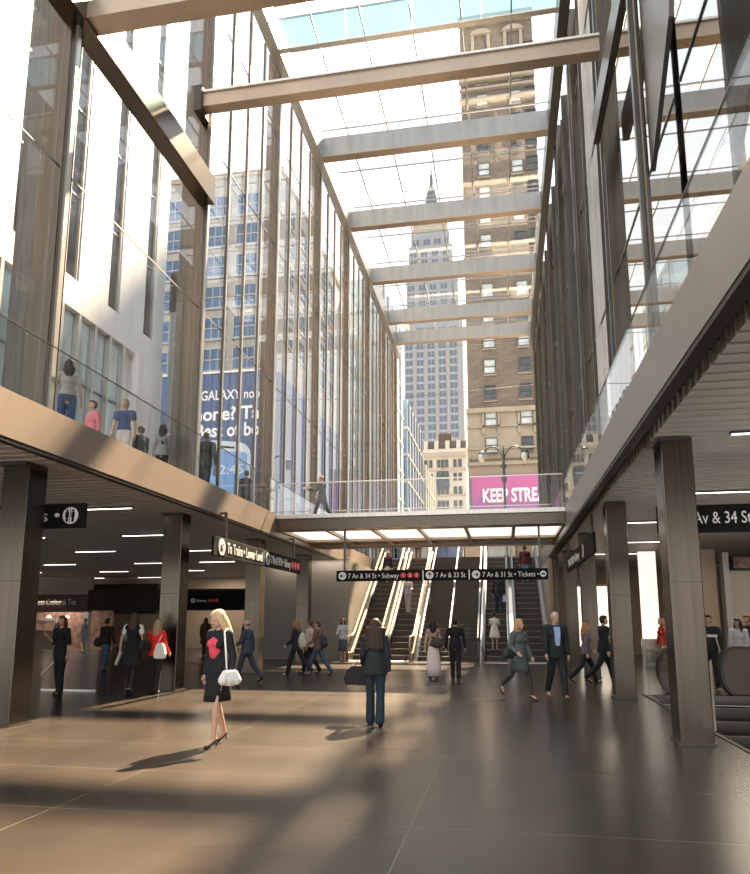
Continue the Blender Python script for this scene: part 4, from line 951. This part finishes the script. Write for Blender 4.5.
p = person('bald man in open dark suit and light blue shirt walking toward the viewer', (1.03, 15.35, 0), -165, 1.82, False, ((20, 10), (-14, 22)), ((-6, 9, 12), (10, 9, 14)), (.028, .034, .036), (.03, .035, .035), topkind='jacket', shirt=(.38, .50, .78), hair=None, yaw=14, near=True, shoes=(.16, .06, .03))
bag('briefcase', 'brown leather briefcase carried by the bald man', p['wr'][-1] + Vector((-.05, .02, -.03)), (.09, .38, .30), (.07, .045, .035), None, 10, 'case')
p = person('woman with curly auburn hair and floral blouse, right hall side', (2.02, 18.9, 0), -78, 1.58, True, ((26, 14), (-26, 22)), ((14, 8, 30), (-14, 8, 20)), (.16, .12, .15), K, 'trousers', 'blouse', hair='curly', hcol=(.35, .16, .07), near=False)
p = person('dark haired man in black suit striding right beside the floral blouse woman', (2.42, 18.5, 0), -75, 1.76, False, ((22, 10), (-26, 26)), ((18, 8, 40), (-10, 8, 18)), (.015, .016, .02), (.015, .015, .018), shirt=(.6, .62, .68), hair='short', hcol=(.02, .015, .012))
person('woman in a dark red coat half hidden behind the man in black suit', (3.15, 21.2, 0), 180, 1.62, True, top=(.30, .02, .03), bottom=(.22, .015, .02), kind='skirt', topkind='coat', hair='short', hcol=(.06, .03, .02), hemz=.5)
p = person('woman in white shirt at the foot of the left escalator, dark wavy hair', (-6.25, 27.0, 0), 185, 1.62, True, ((4, 4), (-4, 6)), ((20, 10, 60), (15, 10, 60)), (.62, .66, .74), (.10, .11, .15), 'skirt', 'blouse', hair='long', hcol=(.06, .035, .02), hemz=.45, heels=True)
p = person('woman in white nurse like dress standing at the foot of the silver escalator', (-.42, 28.25, zi(28.6)), 0, 1.56, True, ((2, 2), (-2, 4)), ((30, 8, 70), (30, 8, 70)), (.78, .72, .70), (.78, .72, .70), 'skirt', 'blouse', sleeves='short', hair='bun', hcol=(.04, .025, .02), hemz=.62, flare=.05)
def on_step(y): return max(0, math.floor((y - 28.0) / .41)) * 0 + zi(28.0 + (math.floor((y - 28.0) / .41) + 1) * .41) - .02
person('person in grey riding the second escalator, blurred', (-4.2, 30.9, on_step(30.9)), 175, 1.66, True, ((10, 8), (-8, 10)), ((20, 8, 60), (10, 8, 30)), (.42, .38, .40), (.36, .35, .36), topkind='blouse', hair='short', hcol=(.30, .18, .12))
person('woman in dark top and pale skirt high on the leftmost escalator', (-5.55, 33.6, on_step(33.6)), 0, 1.62, True, top=(.05, .04, .05), bottom=(.62, .52, .46), kind='skirt', topkind='blouse', hair='shoulder', hcol=(.25, .1, .05), hemz=.6)
p = person('man in dark navy holding a white shopping bag on the silver railed escalator', (-.25, 31.1, on_step(31.1)), 0, 1.70, False, top=(.03, .035, .05), bottom=NAVY, topkind='blouse', hair='short')
bag('shopping_bag', 'white shopping bag with dark print carried up the silver railed escalator', p['wr'][1] + Vector((.02, -.1, 0)), (.28, .10, .28), (.80, .80, .82), None, 0, 'tote')
person('person in dark red top and blue jeans near the top of the rightmost escalator', (1.0, 33.4, on_step(33.4)), 0, 1.76, False, ((8, 6), (-6, 8)), top=(.12, .03, .03), bottom=(.12, .25, .42), topkind='blouse', hair='short')
person('person in dark clothes reaching the top of the second escalator', (-4.3, 35.6, on_step(35.6)), 10, 1.68, False, top=(.10, .03, .03), bottom=(.28, .17, .10), topkind='jacket', hair='short')
person('woman in white and red walking at the head of the dark stairs', (-3.0, 37.6, 4.79), 160, 1.65, True, ((14, 8), (-12, 14)), top=(.75, .72, .72), bottom=(.10, .12, .25), topkind='blouse', hair='long')
# --- left hall
p = person('woman in black shirt and trousers by the glass guard at left, arm bent', (-9.55, 14.0, 0), 172, 1.70, True, ((6, 4), (-6, 8)), ((-2, 8, 10), (-4, 12, 135)), (.02, .022, .026), (.02, .02, .022), 'trousers', 'blouse', sleeves='elbow', hair='shoulder', hcol=(.10, .04, .025), yaw=8, flare=.02)
p = person('woman in black dress with white short sleeves and black stockings, seen from behind', (-8.05, 14.35, 0), 5, 1.72, True, ((4, 6), (-10, 12)), ((-4, 20, 14), (10, 10, 40)), (.018, .018, .02), (.02, .02, .022), 'skirt', 'tank', sleeves=False, hair='shoulder', hcol=(.07, .04, .03), heels=True, hemz=.58, flare=.05, stocking=(.03, .02, .022))
for sd in (-1, 1):
    b = B(); b.cap(p['J']['sh', sd] + Vector((0, 0, .005)), p['J']['sh', sd].lerp(p['J']['elb', sd], .42), .066, .062); remesh(b.build('white_sleeve', cloth((.80, .78, .76)), p['o'], local=True), .013)
bag('shoulder_bag', 'black bag at the right hip of the woman in the black dress', p['pt'](.28, -.02, .22), (.26, .14, .26), K, [[p['sh'][1], p['pt'](.27, .0, .15)]], 60)
t = thing('rolled_paper', 'pale rolled papers in the left hand of the woman in the black dress', 'paper', p['wr'][-1]); B().tube([(-.08, 0, -.22), (.03, 0, .06)], .04).build('roll', cloth((.55, .55, .5)), t, local=True)
p = person('woman in bright red jacket seen from behind beside the second left column', (-7.62, 14.62, 0), 0, 1.62, True, ((3, 4), (-5, 8)), ((4, 8, 30), (4, 8, 40)), (.80, .035, .03), (.025, .02, .02), 'trousers', 'blouse', hair='shoulder', hcol=(.38, .27, .15), flare=.01)
bag('shoulder_bag', 'white cloth shoulder bag on the back of the woman in red', p['pt'](.17, -.15, .27), (.27, .10, .34), (.80, .78, .72), [[p['sh'][1], p['pt'](.12, -.14, .3)]], 0, 'tote')
p = person('man in dark sweater and blue jeans seen from behind in left hall', (-12.6, 20.8, 0), -8, 1.66, False, ((4, 4), (-6, 8)), ((6, 8, 40), (4, 8, 20)), (.035, .028, .025), JEAN, topkind='blouse', hair='short', hcol=(.05, .03, .02))
bag('shoulder_bag', 'dark bag hanging beside the man in dark sweater and jeans', p['pt'](-.30, 0, .20), (.28, .16, .34), (.03, .025, .02), [[p['sh'][-1], p['pt'](-.29, 0, .14)]], 0)
p = person('man wearing a grey backpack and pale trousers in left hall', (-11.65, 20.6, 0), 5, 1.70, False, ((6, 4), (-6, 8)), ((10, 8, 50), (10, 8, 50)), (.05, .05, .06), (.28, .28, .26), topkind='blouse', hair='short', hcol=(.16, .10, .06))
bag('backpack', 'grey and white backpack worn by the man in pale trousers', p['pt'](0, -.22, .50), (.32, .20, .46), (.26, .29, .33), [[p['pt'](sx, -.14, .45), p['pt'](sx, -.02, .60), p['pt'](sx, .14, .45)] for sx in (-.11, .11)], 0, 'pack')
person('person in brown top half hidden behind the second left column', (-10.6, 20.5, 0), 20, 1.66, False, top=(.20, .14, .10), bottom=(.10, .04, .03), topkind='blouse', hair='short', hcol=(.06, .03, .02))
person('woman in pale blue dress in front of the coffee shop', (-20.7, 32.2, 0), 170, 1.68, True, ((4, 4), (-4, 6)), top=(.38, .44, .60), bottom=(.38, .44, .60), kind='skirt', topkind='tank', sleeves=False, hair='short', hemz=.6, hcol=(.05, .03, .02))
person('dark haired person in red at the coffee shop counter', (-25.0, 33.4, 0), 0, 1.66, True, top=(.35, .06, .06), bottom=K, topkind='blouse', hair='shoulder')
person('customer in pale shirt at the coffee shop counter', (-22.9, 33.3, 0), 20, 1.72, False, top=(.45, .50, .55), bottom=K, topkind='blouse', hair='short')
person('person in brown coat in back passage left of the newspaper man', (-13.3, 30.0, 0), 15, 1.72, True, top=(.09, .045, .035), bottom=(.07, .04, .03), topkind='coat', hair='shoulder')
person('person in black just behind the newspaper man in the back passage', (-11.3, 30.0, 0), 0, 1.72, False, top=K, bottom=K, topkind='coat', hair='short')
person('person with pale collar in the back passage behind the blonde woman', (-15.0, 30.2, 0), -60, 1.70, True, top=(.22, .16, .12), bottom=K, topkind='jacket', hair='shoulder')
p = person('balding man in dark blue suit walking left with a newspaper', (-6.62, 17.55, 0), 82, 1.64, False, ((20, 8), (-22, 18)), ((14, 8, 45), (-12, 8, 14)), (.055, .07, .10), (.05, .06, .08), shirt=(.7, .7, .72), hair='bald', hcol=(.16, .12, .10))
t = thing('newspaper', 'folded newspaper in the hand of the man in dark blue suit', 'newspaper', p['wr'][-1] + Vector((-.1, -.02, .02)), math.radians(20)); B().box(-.19, .17, -.10, .12, -.02, .02).build('folded_sheets', cloth((.62, .60, .55)), t, local=True); t.rotation_euler = (.2, .35, .3)
p = person('woman in dark jacket and black trousers with a cream backpack, walking left', (-6.05, 20.1, 0), 80, 1.66, True, ((22, 10), (-24, 20)), ((8, 6, 40), (4, 6, 60)), (.03, .03, .035), (.025, .025, .03), 'trousers', 'jacket', hair='shoulder', hcol=(.30, .16, .08), shoes=(.5, .35, .3), flare=.01)
bag('backpack', 'cream cloth backpack of the woman in black trousers', p['pt'](0, -.20, .42), (.34, .22, .50), (.66, .58, .44), None, 80, 'pack')
person('woman in pale pink top in the middle of the walking trio', (-5.85, 20.8, 0), 78, 1.62, True, ((16, 10), (-14, 20)), top=(.66, .48, .42), bottom=K, topkind='blouse', hair='bun', hcol=(.10, .05, .03))
p = person('man in brown hooded top and blue jeans, last of the walking trio', (-5.45, 20.3, 0), 82, 1.62, False, ((24, 6), (-24, 14)), ((14, 8, 40), (-8, 8, 18)), (.17, .11, .085), (.06, .10, .15), topkind='blouse', hair='short', hcol=(.10, .045, .025))
bag('backpack', 'small dark backpack on the man in the brown hooded top', p['pt'](0, -.20, .40), (.28, .18, .40), (.05, .05, .06), None, 82, 'pack')
# --- right hall
p = person('young man in black track top with white chest stripe in the right hall', (4.68, 17.7, 0), 176, 1.74, False, ((12, 6), (-12, 18)), ((4, 10, 14), (-4, 10, 14)), (.03, .035, .04), (.04, .055, .065), topkind='blouse', hair='short', hcol=(.03, .02, .015), tone=1, yaw=-25, shoes=(.75, .75, .75))
o = B(); o.box(-.15, .15, .095, .145, .30, .36); bx_ = o.build('chest_stripe', cloth((.8, .8, .82)), p['o'], local=True); bx_.location.z = p['J']['hip', 1].z
p = person('woman in white blouse with long dark hair behind the brown escalator side', (5.5, 18.3, 0), 160, 1.66, True, top=(.78, .80, .84), bottom=JEAN, kind='trousers', topkind='blouse', hair='long', hcol=(.03, .02, .018), tone=1, yaw=-30)
person('man in dark brown shirt at the right edge of the right hall', (6.1, 19.5, 0), 120, 1.74, False, ((0, 2), (-2, 4)), ((30, 10, 80), (10, 10, 30)), top=(.06, .045, .04), bottom=K, topkind='blouse', hair='short', hcol=(.12, .06, .03))
person('person in red glimpsed left of the nearest right column', (4.75, 23.0, 0), 100, 1.68, True, top=(.55, .08, .06), bottom=(.5, .42, .36), kind='trousers', topkind='blouse', hair='shoulder', hcol=(.25, .14, .08))
# --- upper gallery and bridge
UZ = 4.795
person('woman in pale grey t-shirt and jeans seen from behind, upper left gallery', (-7.95, 11.3, UZ), 35, 1.68, True, ((2, 2), (-2, 4)), ((2, 14, 10), (2, 14, 10)), (.50, .48, .44), (.06, .11, .24), 'trousers', 'tshirt', sleeves='short', hair='shoulder', hcol=(.04, .025, .02), near=True)
person('person in pink shirt on the upper left gallery against the windows', (-8.9, 13.6, UZ), 150, 1.66, False, top=(.75, .26, .32), bottom=JEAN, topkind='blouse', hair='short', hcol=(.10, .05, .03))
p = person('person in navy t-shirt and white shorts on the upper left gallery', (-8.15, 13.65, UZ), 190, 1.66, False, top=(.06, .09, .24), bottom=(.75, .72, .68), kind='shorts', topkind='tshirt', sleeves='short', hair='short', hcol=(.45, .33, .20))
person('person in dark green coat and brown scarf on the upper left gallery', (-8.9, 15.7, UZ), 60, 1.66, True, top=(.05, .06, .055), bottom=K, topkind='coat', hair='hood', hcol=(.10, .07, .04))
person('woman with long dark hair in grey belted cardigan, upper gallery by the second column', (-8.25, 15.6, UZ), 20, 1.66, True, top=(.36, .37, .40), bottom=K, topkind='blouse', hair='back', hcol=(.04, .02, .02))
p = person('man in black suit seen from behind in front of the billboard', (-7.62, 16.75, UZ), 15, 1.72, False, top=(.018, .018, .02), bottom=K, hair='short', hcol=(.03, .02, .015))
bag('shopping_bag', 'small white bag in the hand of the man in black suit above', p['wr'][1] + Vector((.02, 0, 0)), (.12, .2, .24), (.7, .72, .76), None, 0, 'tote')
person('man in dark grey suit near the bridge on the upper left gallery', (-8.3, 21.5, UZ), 0, 1.72, False, top=(.05, .055, .06), bottom=K, hair='short', hcol=(.03, .02, .015))
p = person('man in grey suit walking across the bridge with papers', (-5.9, 22.2, UZ), 75, 1.66, False, ((24, 10), (-22, 20)), ((20, 8, 80), (10, 8, 60)), (.10, .10, .11), (.07, .07, .08), hair='bald', hcol=(.2, .15, .12))
t = thing('newspaper', 'folded white papers held by the man crossing the bridge', 'newspaper', p['wr'][-1] + Vector((0, -.05, .04)), .3); B().box(-.14, .14, -.10, .10, -.02, .03).build('folded_sheets', cloth((.75, .74, .72)), t, local=True)
